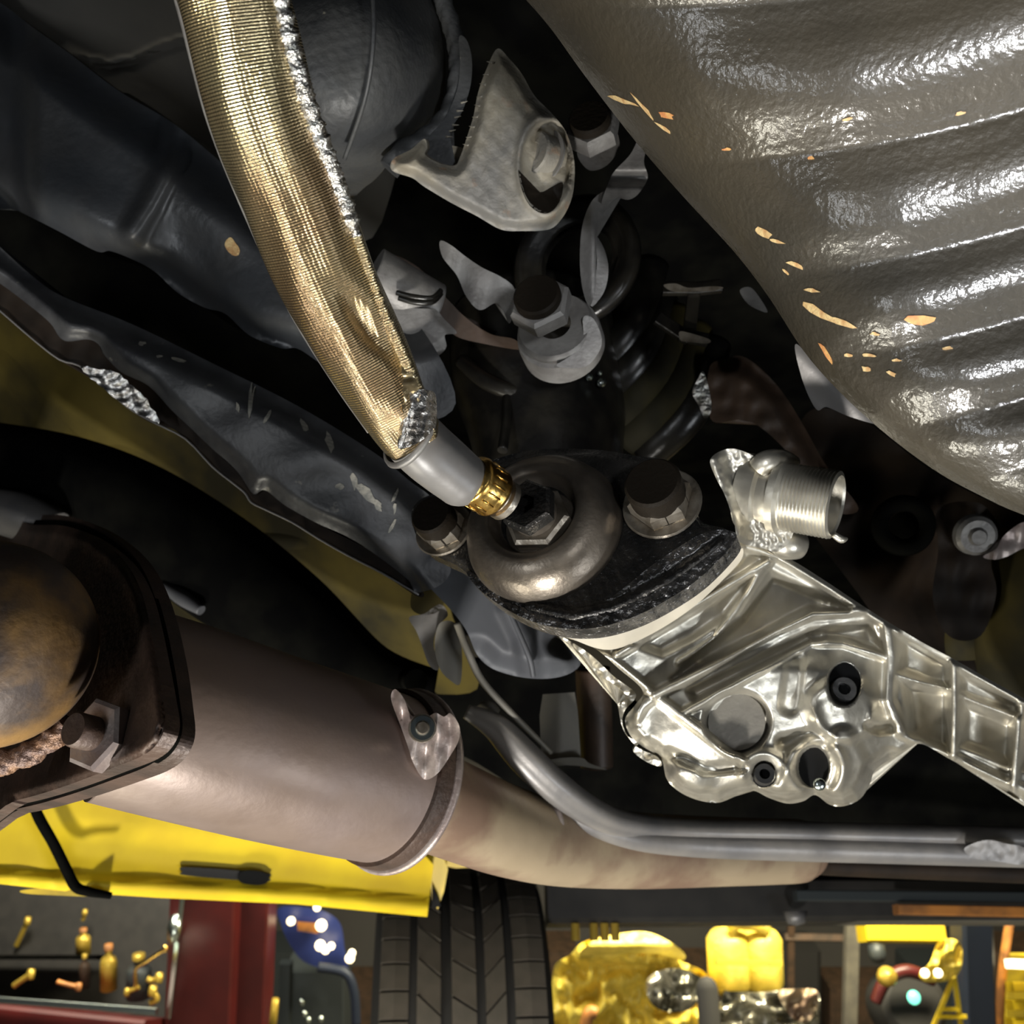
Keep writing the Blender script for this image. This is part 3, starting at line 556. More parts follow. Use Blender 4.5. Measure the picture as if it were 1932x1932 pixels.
# ---- aluminium casing
case = thing('gearbox_casing', 'bright cast aluminium gearbox casing with webs and bolt bosses, right of centre', 'gearbox casing', at(1450, 1300, .68))
AO = [(1020, 1180), (1090, 1192), (1180, 1160), (1270, 1108), (1340, 1060), (1392, 1012), (1440, 1028), (1500, 1060), (1560, 1098), (1620, 1138), (1680, 1176), (1740, 1212), (1800, 1244), (1870, 1284), (1932, 1318), (2300, 1525), (2300, 1735), (1945, 1525), (1925, 1508), (1905, 1490), (1862, 1475), (1820, 1448), (1788, 1430), (1740, 1404), (1712, 1412), (1680, 1432), (1650, 1455), (1640, 1482), (1622, 1508), (1592, 1521), (1565, 1518), (1538, 1500), (1515, 1512), (1485, 1516), (1450, 1505), (1422, 1492), (1395, 1498), (1358, 1514), (1318, 1510), (1282, 1494), (1258, 1470), (1250, 1438), (1235, 1422), (1205, 1404), (1186, 1382), (1180, 1355), (1200, 1328), (1212, 1302), (1168, 1262), (1120, 1222), (1060, 1200)]
Q1 = [(1385, 1022), (1470, 1046), (1560, 1100), (1650, 1158), (1750, 1220), (1850, 1275), (2010, 1362), (2300, 1522)]
def g2(X, Y, x, y, rx, ry, p=2): return np.hypot((X-x)/rx, (Y-y)/ry)
def D_case(X, Y):
    e = pdist(X, Y, AO, True); d = .665+.00011*(X-1300)+.00004*(Y-1250)
    # pockets between webs
    pk = np.zeros(np.shape(X))
    P = [([(1195, 1215), (1420, 1085), (1405, 1120), (1370, 1165), (1310, 1205), (1250, 1235)], .010), ([(1455, 1082), (1520, 1112), (1600, 1150), (1530, 1150), (1400, 1218), (1270, 1282), (1340, 1215), (1400, 1165)], .024),
         ([(1300, 1305), (1530, 1190), (1640, 1175), (1660, 1225), (1560, 1205), (1430, 1260), (1310, 1322)], .012),
         ([(1700, 1195), (1790, 1245), (1790, 1300), (1700, 1268)], .014), ([(1705, 1290), (1790, 1300), (1790, 1420), (1720, 1385)], .022), ([(1812, 1265), (1925, 1330), (1925, 1350), (1812, 1320)], .012),
         ([(1815, 1320), (1912, 1362), (1905, 1440), (1815, 1405)], .020), ([(1940, 1330), (2010, 1370), (2010, 1480), (1930, 1450)], .020), ([(1810, 1422), (1905, 1462), (1900, 1475), (1815, 1435)], .010)]
    for pts, dep in P:
        ins = inside(X, Y, pts); dd = pdist(X, Y, pts, True); sd = np.where(ins, dd, -dd); pk = np.maximum(pk, dep*sm(-9, 13, sd))
    d = d+pk
    # webs
    def web(pts, w, h): return -h*rib(X, Y, pts, w*.35, w)
    wb = np.zeros(np.shape(X))
    for pts, w, h in [(Q1, 13, .012), ([(1165, 1235), (1300, 1152), (1450, 1060)], 9, .010), ([(1235, 1312), (1330, 1262), (1460, 1190), (1535, 1158), (1590, 1155), (1650, 1148)], 9, .014),
                      ([(1290, 1345), (1420, 1272), (1530, 1212), (1590, 1212), (1670, 1240)], 8, .009), ([(1040, 1192), (1150, 1245), (1240, 1315), (1300, 1362), (1400, 1438)], 10, .010),
                      ([(1672, 1168), (1682, 1240), (1678, 1320), (1700, 1380)], 12, .012), ([(1800, 1240), (1802, 1330), (1798, 1432)], 9, .012), ([(1925, 1310), (1920, 1400), (1912, 1495)], 9, .012),
                      ([(1690, 1272), (1800, 1305), (1930, 1355)], 6, .006), ([(1700, 1385), (1800, 1425), (1920, 1482), (2010, 1530), (2300, 1700)], 9, .009), ([(1240, 1310), (1215, 1330), (1190, 1370), (1230, 1412)], 10, .006),
                      ([(1280, 1250), (1350, 1205), (1400, 1130), (1440, 1070)], 6, .006), ([(1495, 1070), (1560, 1110), (1610, 1150)], 7, .006)]:
        wb = np.minimum(wb, web(pts, w, h))
    d = d+wb
    # smooth collar beside the gasket
    d -= .008*rib(X, Y, [(1080, 1200), (1170, 1178), (1280, 1118), (1380, 1040)], 14, 16)
    # lower gear housing, swelling forward
    r = g2(X, Y, 1470, 1360, 215, 160); d -= .016*(1-sm(.55, 1.15, r))*sm(0, 60, (Y-1210)+.0*X)
    r = g2(X, Y, 1390, 1362, 66, 62); d += .011*(1-sm(.82, 1.05, r))                # flat dished face
    r = g2(X, Y, 1590, 1335, 84, 70); d -= .010*(1-sm(.6, 1.0, r))
    r = g2(X, Y, 1592, 1345, 52, 50); d -= .006*np.exp(-((r-1)/.16)**2)*sm(-10, 30, Y-1330)
    r = g2(X, Y, 1440, 1462, 42, 42); d -= .006*np.exp(-((r-.95)/.25)**2)
    r = g2(X, Y, 1540, 1450, 52, 56); d -= .008*np.exp(-((r-.98)/.2)**2)
    r = g2(X, Y, 1300, 1470, 52, 44); d -= .010*(1-sm(.3, 1.1, r))
    d += .007*rib(X, Y, [(1262, 1420), (1330, 1452), (1400, 1446)], 4, 12)
    d += .008*rib(X, Y, [(1480, 1400), (1530, 1390), (1560, 1400)], 4, 18)
    d -= .007*rib(X, Y, [(1590, 1400), (1610, 1440), (1600, 1500)], 12, 26)
    d += .010*rib(X, Y, [(1640, 1370), (1660, 1376), (1680, 1372)], 4, 10)
    d += .005*rib(X, Y, [(1500, 1250), (1490, 1330)], 8, 18)
    # rounded outer edges
    d += .030*(1-sm(0, 30, pdist(X, Y, AO[25:46])))**1.6 + .006*(1-sm(0, 10, e))
    # bored holes, narrow and deep
    r = g2(X, Y, 1592, 1292, 33, 42); d += .022*(1-sm(.82, 1.0, r))
    r = g2(X, Y, 1441, 1460, 24, 27); d += .014*(1-sm(.82, 1.0, r))
    r = g2(X, Y, 1534, 1446, 33, 42); d += .022*(1-sm(.82, 1.0, r))
    return d+.0006*wob(X, Y, 50, 7)+.00012*wob(X, Y, 14, 9)
relief('casting_web', AO, D_case, 'alu', case, step=3.6, thick=.05)
relief('machined_collar', [(1040, 1184), (1110, 1188), (1190, 1166), (1270, 1118), (1340, 1062), (1386, 1014), (1402, 1048), (1366, 1092), (1302, 1150), (1222, 1200), (1150, 1226), (1085, 1208)], lambda X, Y: .650+.00011*(X-1300)+.00004*(Y-1250)+.003*(pdist(X, Y, [(1080, 1200), (1170, 1184), (1280, 1124), (1388, 1026)])/26)**2, 'collar', case, step=5, thick=.01, label='smooth cream machined collar')
relief('flat_face', [(1390+54*math.cos(t), 1362+54*math.sin(t)) for t in np.arange(0, 6.28, .4)], lambda X, Y: plane(float(D_case(np.array([1390.]), np.array([1362.]))[0])-.0035, .00006, -.00002, 1390, 1362)(X, Y), 'alu_matte', case, step=6, thick=.004, label='dull grey round face')
nk = dirw(-.15, .35, .92)
def dep(x, y, off=0): return float(D_case(np.array([x*1.]), np.array([y*1.]))[0])+off
def ell(x, y, rx, ry, n=24): return [(x+rx*math.cos(2*math.pi*k/n), y+ry*math.sin(2*math.pi*k/n)) for k in range(n)]
for (x, y, rx, ry) in ((1592, 1290, 31, 40), (1534, 1445, 31, 40), (1441, 1460, 23, 26)):
    relief('bore', ell(x, y, rx, ry), plane(dep(x, y)-.005), 'hole', case, step=8, thick=.004, smooth=False, label='black bolt bore in the casting')
for (x, y, r, m) in ((1590, 1303, .0085, 'alu_plug'), (1441, 1462, .0072, 'alu_plug')):
    C = at(x, y, dep(x, y)-.008)
    b = lathe('socket_screw', [(1e-5, .003), (r*.45, .003), (r*.5, .008), (r*.92, .008), (r, .006), (r, -.004)], C, nk, m, case, 28, 'auto')
    hexnut('hex_socket', C+nk*.0032, nk, r*.45, .001, 'hole', b)
lathe('oil_drop', [(.004*math.sin(t), .003*math.cos(t)) for t in np.linspace(0, math.pi, 9)], at(1546, 1480, .60+.02), dirw(0, 0, 1), 'chrome', case, 16)
# side of the casting below the long left web: stepped lugs
lg = relief('side_lugs', [(1050, 1196), (1110, 1232), (1160, 1278), (1200, 1310), (1178, 1342), (1176, 1372), (1200, 1408), (1240, 1428), (1248, 1445), (1225, 1440), (1195, 1418), (1205, 1400), (1180, 1385), (1168, 1340), (1180, 1312), (1150, 1285), (1125, 1270), (1105, 1240)], lambda X, Y: .695+.003*wob(X, Y, 22, 5), 'alu', case, step=4.5, thick=.03)
# ---- threaded outlet
po = thing('threaded_outlet', 'open threaded aluminium pipe stub at the top of the casing', 'pipe stub', at(1460, 950, .64))
relief('outlet_flange', [(1340, 868), (1362, 850), (1392, 848), (1440, 870), (1480, 900), (1500, 960), (1495, 1010), (1470, 1040), (1440, 1035), (1395, 1022), (1385, 985), (1368, 935), (1350, 900)], lambda X, Y: .632+.012*sm(0, 30, pdist(X, Y, [(1392, 1015), (1368, 935), (1345, 870)]))+.0015*wob(X, Y, 22, 4), 'alu', po, step=4, thick=.04)
axo = dirw(.80, -.16, .50)
O0 = at(1405, 925, .662); RO_ = .0225
bar = lathe('outlet_barrel', [(RO_*1.12, 0), (RO_*1.12, .012), (RO_*.98, .014), (RO_*.98, .021), (RO_*1.13, .022), (RO_*1.13, .027), (RO_*1.0, .029)]+[(a, .030+b) for a, b in thread(RO_, .030, .0024, .0011)]+[(RO_*.98, .0605), (RO_*.86, .0615), (RO_*.80, .060), (RO_*.78, .030), (1e-5, .028)], O0, axo, 'alu', po, 56, 'auto', label='threaded aluminium barrel with an open mouth')
lathe('bore_lining', [(RO_*.77, .050), (RO_*.75, .032), (1e-5, .031)], O0, axo, 'alu_plug', bar, 40)
tube('burr', [(1572, 1008, .632, .002), (1588, 1018, .632, .0025), (1598, 1016, .634, .0008)], 'alu', po, seg=8, sub=4)
tube('side_boss', [(1430, 885, .64, .007), (1445, 872, .638, .0075), (1475, 868, .645, .007), (1500, 872, .655, .004)], 'alu', po, seg=20)
tube('lower_spigot', [(1440, 1000, .67, .011), (1480, 1022, .668, .012), (1510, 1030, .672, .009)], 'alu', po, seg=20)

# ---- right-hand dark hardware
rb = thing('round_bushing', 'barely visible black rubber bushing in the dark, right side', 'bushing', at(1700, 1000, .86))
lathe('rubber_ring', [(.012, .0), (.014, .006), (.022, .008), (.026, .004), (.027, -.01), (.02, -.012)], at(1705, 990, .86), dirw(-.3, .1, .9), 'black', rb, 40)
tube('bushing_sleeve', [(1705, 990, .88, .012), (1725, 1000, .93, .012)], 'black', rb, seg=20, sub=3)
bk = thing('rusty_lever', 'brown rusty lever bracket with a pale yellow nut, right edge', 'lever bracket', at(1840, 1100, .84))
relief('lever_plate', [(1770, 960), (1850, 950), (1890, 1010), (1870, 1060), (1880, 1120), (1850, 1200), (1790, 1200), (1760, 1130), (1770, 1040)], lambda X, Y: .85+.004*wob(X, Y, 60, 3), 'brown_dark', bk, step=8, thick=.02)
lathe('nut_boss', [(1e-5, .012), (.006, .012), (.008, .009), (.014, .009), (.017, .006), (.018, 0)], at(1838, 1008, .84), dirw(-.1, -.2, .95), 'steel_grey', bk, 32, 'auto', label='tarnished yellow-green capped nut')
relief('bare_bracket', [(1855, 1050), (1880, 1035), (1895, 1010), (1932, 985), (1960, 1000), (1960, 1030), (1930, 1035), (1900, 1050), (1875, 1056)], lambda X, Y: .83+.006*wob(X, Y, 40, 3), 'clamp', bk, step=5, thick=.008)
db = thing('starter_body', 'round dark olive motor body at the right edge', 'motor body', at(1900, 1180, .9))
tube('body_shell', [(1990, 1000, .88, .045), (1985, 1120, .88, .060), (1975, 1260, .90, .060), (1960, 1340, .92, .04)], 'olive', db, seg=36)
tube('lower_stub', [(1810, 1160, .93, .018), (1815, 1240, .93, .020)], 'olive', db, seg=24, sub=3)

# ---- blue-grey bell and small brackets between rail and casing
bl = thing('mount_bell', 'smooth blue-grey bell-shaped mount under the black rail', 'mount', at(950, 1180, .76))
BO = [(812, 1040), (850, 1052), (900, 1100), (950, 1145), (1010, 1180), (1060, 1208), (1095, 1245), (1080, 1268), (1040, 1280), (985, 1278), (930, 1262), (900, 1235), (880, 1190), (850, 1150), (800, 1095), (790, 1060)]
relief('bell_skin', BO, lambda X, Y: .76+.02*(1-sm(0, 40, pdist(X, Y, BO[5:12])))-.008*rib(X, Y, [(960, 1150), (985, 1200), (1000, 1262)], 3, 26)+.00008*(X-950), 'bell', bl, step=6, thick=.03)
tube('bead', [(962, 1155, .742, .0018), (982, 1200, .742, .002), (1000, 1245, .744, .0022), (1006, 1276, .75, .002)], 'bell', bl, seg=10)
sb = thing('spring_bracket', 'tan and grey folded steel bracket left of the blue-grey mount', 'bracket', at(830, 1210, .80))
relief('tan_leaf', [(828, 1178), (852, 1172), (866, 1190), (872, 1240), (868, 1290), (850, 1284), (830, 1262), (820, 1220)], lambda X, Y: .79+.01*sm(820, 870, X), 'bracket_tan', sb, step=6, thick=.006)
relief('grey_leaf', [(772, 1165), (800, 1158), (830, 1140), (845, 1160), (828, 1180), (818, 1215), (828, 1262), (810, 1255), (795, 1215), (785, 1190)], plane(.80), 'grey_rail', sb, step=6, thick=.006)
tube('curved_lip', [(862, 1175, .78, .003), (885, 1235, .78, .003), (910, 1285, .79, .003), (960, 1340, .80, .0028), (1040, 1420, .82, .002)], 'bracket_tan', sb, seg=12)
relief('dark_lobe', [(780, 1110), (800, 1095), (828, 1110), (838, 1135), (825, 1155), (795, 1160), (775, 1145)], plane(.80), 'olive', sb, step=7, thick=.02)
tube('dark_stud', [(772, 1280, .86, .010), (785, 1285, .83, .010)], 'black', sb, seg=16, sub=3)
st = thing('hanger_strap', 'flat tan-grey hanger strap with a turned-up bottom edge, below the mount', 'hanger strap', at(1080, 1380, .86))
relief('strap_plate', [(1024, 1310), (1084, 1306), (1090, 1340), (1096, 1430), (1092, 1440), (1022, 1440), (1020, 1400), (1018, 1350)], lambda X, Y: .86+.003*np.abs(X-1055)/30, 'bracket_tan', st, step=7, thick=.006, smooth=False)
relief('bottom_lip', [(1020, 1438), (1060, 1430), (1098, 1430), (1112, 1440), (1145, 1452), (1120, 1450), (1090, 1445), (1050, 1444), (1024, 1450)], plane(.855), 'bracket_tan', st, step=5, thick=.01)
tube('dark_post', [(1118, 1260, .90, .016), (1122, 1340, .90, .016), (1126, 1446, .90, .015)], 'brown', st, seg=20)
cw = thing('gap_shade_sheet', 'deep black crossbeam standing in for shade between casing and exhaust', 'shade_sheet', at(1300, 1480, 1.2))
relief('shade_face', [(600, 1270), (900, 1240), (1100, 1240), (1300, 1420), (1700, 1360), (2010, 1500), (2010, 1600), (1200, 1590), (900, 1440)], plane(1.15), 'black', cw, step=20, thick=.06)  # flat black sheet painted as shade, closing the gap to the garage

# ================================================================== EXHAUST
ep = thing('front_exhaust_pipe', 'rusty brown round-ended exhaust pipe bulging in from the left edge', 'exhaust pipe', at(-20, 1215, .5))
def rr_(t): return 0
tube('pipe_shell', [(-420, 1100, .56, .0525), (-250, 1150, .53, .0525), (-120, 1190, .51, .0525), (-22, 1215, .50, .0525)], 'rust_ball', ep, seg=72, sub=10, caps=False)
lathe('rounded_end', [(.0525*math.cos(t), .0525*math.sin(t)) for t in np.linspace(-.1, math.pi/2, 18)], at(-22, 1215, .50), Vector(at(-22, 1215, .50))-Vector(at(-120, 1190, .51)), 'rust_ball', ep, 72)
WP = [(-60, 1452), (0, 1440), (50, 1424), (95, 1395), (128, 1362)]
tube('weld_bead', [(x, y, .515, .0062) for x, y in WP], 'weld', ep, seg=18, sub=14, disp=lambda l, A, t: .0009*np.sin(l*420)+.0006*np.sin(A*3+l*900), label='lumpy weld bead round the pipe')
fg = thing('exhaust_flange', 'dark rusty triangular two-layer exhaust flange with one bolt, lower left', 'exhaust flange', at(180, 1300, .55))
GO = [(-90, 985), (60, 990), (120, 992), (170, 1008), (212, 1036), (245, 1072), (268, 1120), (283, 1180), (296, 1250), (306, 1310), (312, 1362), (300, 1398), (272, 1424), (215, 1448), (120, 1484), (30, 1510), (-90, 1530)]
def off(P, k, dx=0, dy=0):
    c = np.mean(P, 0); return [(x+(x-c[0])/abs(np.hypot(x-c[0], y-c[1]))*k+dx, y+(y-c[1])/np.hypot(x-c[0], y-c[1])*k+dy) for x, y in P]
S0 = Vector(at(228, 1326, .588)); AX = (Vector(at(752, 1472, .695))-S0).normalized(); nfl = -AX; PF = D_on(S0-AX*.026, nfl); PR = D_on(S0-AX*.014, nfl); PG = D_on(S0-AX*.018, nfl)
def D_fg(X, Y):
    e = pdist(X, Y, GO[1:16]); return PF(X, Y)-.0035*np.exp(-((e-16)/10)**2)+.006*(1-sm(0, 10, e))+.0007*wob(X, Y, 22, 4)
relief('front_plate', GO, D_fg, 'flange', fg, step=5.5, thick=.007, back=-np.array(nfl))
relief('rear_plate', off(GO, 20, 4, 0), PR, 'flange', fg, step=10, thick=.010, back=-np.array(nfl))
relief('gasket', off(GO, 10, 2, 0), PG, 'black', fg, step=12, thick=.006, back=-np.array(nfl))
hexbolt(fg, at(205, 1392, float(PF(205, 1392))-.006), dirw(-.45, .38, .81), .0185, .008, .0085, .022, 'clamp', rot=.7, mat2='flange', washer=False)
cc = thing('catalytic_converter', 'thick mauve-brown exhaust pipe section between flange and clamp', 'exhaust pipe', at(500, 1400, .62))
tube('converter_shell', [(228, 1326, .588, .0585), (340, 1357, .604, .0590), (500, 1404, .636, .0590), (650, 1445, .669, .0585), (752, 1472, .695, .0575)], 'exhaust', cc, seg=72, sub=10)
cl = thing('pipe_clamp', 'curled rusty pipe clamp with a small nut on top, end of the thick pipe', 'pipe clamp', at(760, 1480, .69))
axp = (Vector(at(752, 1472, .695))-Vector(at(500, 1405, .62))).normalized()
CB = Vector(at(728, 1464, .690))
lathe('clamp_band', [(.0585, -.006), (.0612, -.005), (.0622, .0), (.0625, .006), (.0615, .0072), (.058, .0075)], CB, axp, 'flange', cl, 72, 'auto', label='dark clamp band')
lathe('clamp_rim', [(.0590, .0070), (.0632, .0072), (.0650, .009), (.0648, .0112), (.0625, .0125), (.055, .013), (.036, .019), (.034, .021)], CB, axp, 'clamp', cl, 72, True, label='bright worn clamp rim')
relief('clamp_ear', [(745, 1300), (762, 1318), (775, 1350), (790, 1345), (806, 1352), (822, 1345), (838, 1352), (850, 1346), (866, 1368), (866, 1395), (850, 1425), (825, 1460), (800, 1470), (780, 1440), (770, 1410), (756, 1370), (738, 1320)], lambda X, Y: .634+.0022*wob(X, Y, 30, 9)+.0035*np.sin(X/7.), 'clamp', cl, step=4.5, thick=.010)
c_ = at(797, 1374, .622); n_ = dirw(.1, .25, .95)
b_ = lathe('clamp_bolt', [(1e-5, .010), (.0035, .010), (.0045, .008), (.0045, .004), (.0085, .004), (.009, 0), (.009, -.006)], c_, n_, 'steel', cl, 28, 'auto')
lathe('bolt_ring', [(.0045, .0042), (.0075, .0042), (.0075, .0055), (.0045, .0055)], c_, n_, 'chrome', b_, 24, 'auto')
tp = thing('tail_pipe', 'tan heat-stained exhaust pipe running right from the clamp', 'exhaust pipe', at(1100, 1590, .85))
tube('pipe', [(770, 1490, .72, .037), (860, 1530, .76, .0365), (960, 1568, .81, .036), (1060, 1592, .87, .0355), (1200, 1604, .93, .0345), (1350, 1606, .99, .0335), (1450, 1606, 1.03, .033), (1505, 1605, 1.05, .0325), (1524, 1605, 1.055, .028), (1534, 1605, 1.06, .018), (1538, 1605, 1.062, .004)], 'exhaust_tan', tp, seg=56, sub=10)
tube('weld_joint', [(1030, 1500, .83, .004), (1052, 1545, .82, .005), (1050, 1600, .825, .005), (1030, 1650, .84, .004)], 'clamp', tp, seg=12)
gr = thing('brake_line_rail', 'long grey grooved steel rail sweeping across above the tan exhaust pipe', 'steel rail', at(1400, 1580, .9))
GR = [(880, 1342, .80, .006), (935, 1372, .80, .011), (985, 1425, .80, .0135), (1045, 1482, .81, .0135), (1110, 1528, .83, .0125), (1180, 1555, .86, .0115), (1300, 1568, .90, .011), (1500, 1572, .93, .011), (1700, 1577, .95, .011), (2600, 1600, 1.0, .012)]
tube('upper_lip', GR, 'grey_rail', gr, seg=28, disp=lambda l, A, t: -.002*np.exp(-((A-1.5)/.35)**2))
tube('lower_web', [(1010, 1470, .83, .004), (1090, 1540, .845, .008), (1180, 1576, .865, .0105), (1300, 1590, .90, .0125), (1500, 1597, .93, .0135), (1700, 1603, .95, .0135), (2600, 1630, 1.0, .0135)], 'grey_rail', gr, seg=28)
tube('cap_stub', [(900, 1338, .83, .002), (920, 1334, .82, .006), (938, 1346, .82, .004)], 'bracket_tan', gr, seg=14)
relief('dented_patch', [(1820, 1600), (1860, 1585), (1900, 1592), (1932, 1600), (1932, 1630), (1880, 1625), (1835, 1618)], lambda X, Y: .935+.0015*wob(X, Y, 34, 4), 'grey_rail', gr, step=6, thick=.006)
tube('under_pipe', [(1540, 1628, 1.05, .012), (1700, 1636, 1.06, .012), (2600, 1670, 1.09, .013)], 'brown_dark', gr, seg=20)

# ================================================================== LIFT, TYRE, FAR UNDERBODY
la = thing('lift_arm', 'bright yellow lift arm with a dark slot crossing the lower left', 'lift arm', at(420, 1610, 1.2))
def lad(X): return 1.05+.00042*X
LA = [(-60, 1548), (0, 1536), (80, 1520), (150, 1502), (300, 1522), (497, 1550), (505, 1588), (580, 1604), (700, 1603), (800, 1612), (818, 1632), (812, 1680), (806, 1730), (560, 1706), (300, 1694), (145, 1684), (0, 1668), (-60, 1662)]
relief('arm_side', LA, lambda X, Y: lad(X)-.010*rib(X, Y, [(-60, 1652), (145, 1668), (560, 1690), (806, 1712)], 8, 10)+.006*rib(X, Y, [(150, 1600), (800, 1668)], 10, 50), 'yellow', la, step=9, thick=.12, smooth=False)
def slot(x0, y0, x1, y1, r, m, dz, nm, lab=None): relief(nm, [(x0-r, y0), (x0, y0-r), (x1, y1-r), (x1+r, y1), (x1, y1+r), (x0, y0+r)], lambda X, Y: lad(X)-dz, m, la, step=6, thick=.004, label=lab)
slot(352, 1644, 498, 1655, 8, 'tyre_dark', .002, 'slot', 'dark slot with a worn edge')
slot(460, 1655, 496, 1657, 12, 'hole', .005, 'slot_end')
tube('lift_cable', [(58, 1500, 1.03, .005), (72, 1540, 1.03, .0055), (100, 1590, 1.05, .0055), (125, 1640, 1.06, .0055), (142, 1672, 1.06, .0055), (165, 1682, 1.06, .0050), (210, 1690, 1.07, .0035)], 'black', la, seg=12)
relief('end_plate', [(806, 1612), (838, 1620), (845, 1640), (838, 1680), (826, 1716), (815, 1700), (812, 1660)], plane(lad(830)+.03), 'yellow', la, step=7, thick=.03, smooth=False)
relief('end_opening', [(815, 1668), (826, 1690), (832, 1710), (815, 1714)], plane(lad(830)+.024), 'hole', la, step=6, thick=.003, smooth=False)
relief('top_notch', [(505, 1562), (530, 1566), (552, 1578), (560, 1590), (515, 1586), (502, 1578)], lambda X, Y: lad(X)-.006, 'tyre_dark', la, step=6, thick=.01, smooth=False)
tube('lock_bolt', [(538, 1580, 1.20, .006), (552, 1588, 1.20, .006)], 'chrome', la, seg=12, sub=3)
relief('under_lip', [(40, 1680), (90, 1676), (150, 1682), (205, 1686), (190, 1692), (120, 1690), (50, 1686)], plane(1.1), 'yellow_dull', la, step=6, thick=.05)
lf = thing('lift_pad_beam', 'short far yellow lift beam just under the tan exhaust pipe', 'lift beam', at(930, 1640, 1.6))
relief('beam', [(720, 1594), (1040, 1618), (1042, 1648), (1030, 1655), (900, 1636), (860, 1638), (720, 1612)], plane(1.5), 'yellow', lf, step=10, thick=.10, smooth=False)
relief('pin_hole', ell(788, 1618, 8, 10, 12), plane(1.494), 'tyre_dark', lf, step=6, thick=.003, smooth=False)

# tyre: axis across the picture
ty = thing('tyre', 'worn dark ribbed tyre hanging beyond the end of the yellow arm', 'tyre', at(855, 1932, 1.93))
TC = at(858, 1985, 1.92); TA = Vector((1, .10, .02)).normalized(); TR = .355; TW = .292
pr = [(.20, -TW*.5), (.28, -TW*.54), (TR-.035, -TW*.53), (TR-.012, -TW*.48)] + [(TR-.010, x) for x in np.linspace(-TW*.45, TW*.45, 7)] + [(TR-.012, TW*.48), (TR-.035, TW*.53), (.28, TW*.54), (.20, TW*.5)]
lathe('carcass', pr, TC, TA, 'tyre_dark', ty, 96, True)
aa, tu, tv = basis(TA)
rows = [(-.405, .17, 48, 0), (-.205, .14, 36, .5), (0, .145, 36, .35), (.185, .12, 36, -.5), (.39, .19, 48, 0)]
back_dir = (CAM-TC); back_dir = (back_dir-aa*back_dir.dot(aa)).normalized()
for cx, wd_, nb, slant in rows:
    me0 = None; w = wd_*TW; L2 = 2*math.pi*TR/nb
    for k in range(nb):
        a = 2*math.pi*k/nb; q = tu*math.cos(a)+tv*math.sin(a); t = aa.cross(q)
        if q.dot(back_dir) < .15: continue
        if me0 is None:
            V = []; g = .9 if slant == 0 else .93
            for h_, s_ in ((-.006, 1), (.0015, .97)):
                for sx, sy in ((-1, -1), (0, -1), (1, -1), (1, 1), (0, 1), (-1, 1)):
                    V.append((sx*w/2*s_, sy*L2/2*g*s_+slant*sx*L2*.55, h_-(.003*sx*sx if cx in (-.405, .39) else 0)))
            Fc = [(6, 7, 8, 9, 10, 11), (5, 4, 3, 2, 1, 0)]+[(i, (i+1) % 6, 6+(i+1) % 6, 6+i) for i in range(6)]
            me0 = bpy.data.meshes.new('tread_block'); me0.from_pydata(V, [], Fc); me0.materials.append(MT['tyre'])
        b = bpy.data.objects.new('tread_block', me0); COL.objects.link(b); b.parent = ty
        mt = Matrix((aa, t, q)).transposed().to_4x4(); mt.translation = TC+aa*(cx*TW)+q*(TR-.006)-Vector(ty.location); b.matrix_local = mt
# dark rails of the far underbody
fb = thing('side_frame_rail', 'dull dark grey side rail crossing above the yellow machines, lower right', 'frame rail', at(1300, 1700, 1.9))
beam('rail_body', at(1030, 1702, 1.95), at(2700, 1690, 1.95), .20, .086, 'rail_dark', fb, label=None)
beam('rail_flange', at(1180, 1735, 1.93), at(2700, 1738, 1.93), .16, .012, 'bracket_tan', fb)
beam('seam_flange', at(1380, 1655, 1.90), at(2700, 1672, 1.90), .06, .012, 'black', fb)
beam('grey_stringer', at(1500, 1690, 1.80), at(2700, 1700, 1.80), .03, .018, 'cab_grey', fb)
beam('rust_strip', at(1690, 1716, 1.78), at(2700, 1736, 1.78), .03, .017, 'orange_rust', fb)
for x in (1085, 1120, 1140, 1160): lathe('rail_stud', [(1e-5, .0), (.008, 0), (.008, .03), (1e-5, .03)], at(x, 1742, 1.85), Vector((0, 0, -1)), 'brassy', fb, 10, False)
lathe('hanger_foot', [(1e-5, 0), (.022, 0), (.016, .02), (1e-5, .024)], at(1500, 1720, 1.80), Vector((0, 0, -1)), 'grey_rail', fb, 16)

# ================================================================== GARAGE BACKGROUND
D0 = 3.6
# red cabinet column with chrome edge
rc = thing('red_tool_cabinet', 'tall dark red tool cabinet column with a pale chrome edge, lower left', 'tool cabinet', at(420, 1932, D0))
a = at(330, 1670, D0); b = at(522, 1980, D0)
beam('cabinet_body', at(395, 1640, D0+.05), at(375, 2100, D0+.05), .24, .14, 'red', rc, up=(0, 1, 0), bev=.05)
beam('side_panel', at(480, 1640, D0+.13), at(462, 2100, D0+.13), .15, .14, 'red', rc, up=(0, 1, 0), bev=.05)
beam('chrome_edge', at(351, 1640, D0-.03), at(318, 1920, D0-.03), .016, .016, 'chrome', rc, up=(0, 1, 0))
lathe('edge_latch', [(1e-5, -.05), (.02, -.045), (.028, 0), (.02, .045), (1e-5, .05)], at(330, 1752, D0-.04), (0, 0, 1), 'chrome', rc, 16)
wb = thing('red_workbench', 'dark red bench front with a long bright steel edge, bottom left corner', 'workbench', at(130, 1925, D0))
beam('bench_front', at(-120, 1915, D0-.12), at(288, 1958, D0-.12), .3, .12, 'red', wb)
beam('steel_edge', at(-120, 1878, D0-.26), at(296, 1908, D0-.26), .03, .02, 'chrome', wb)
wp = thing('tool_board', 'dark tool board behind the cluttered bench, lower left', 'tool board', at(150, 1800, D0+.8))
beam('board', at(-160, 1780, D0+.5), at(340, 1800, D0+.5), .03, .75, 'rail_dark', wp)
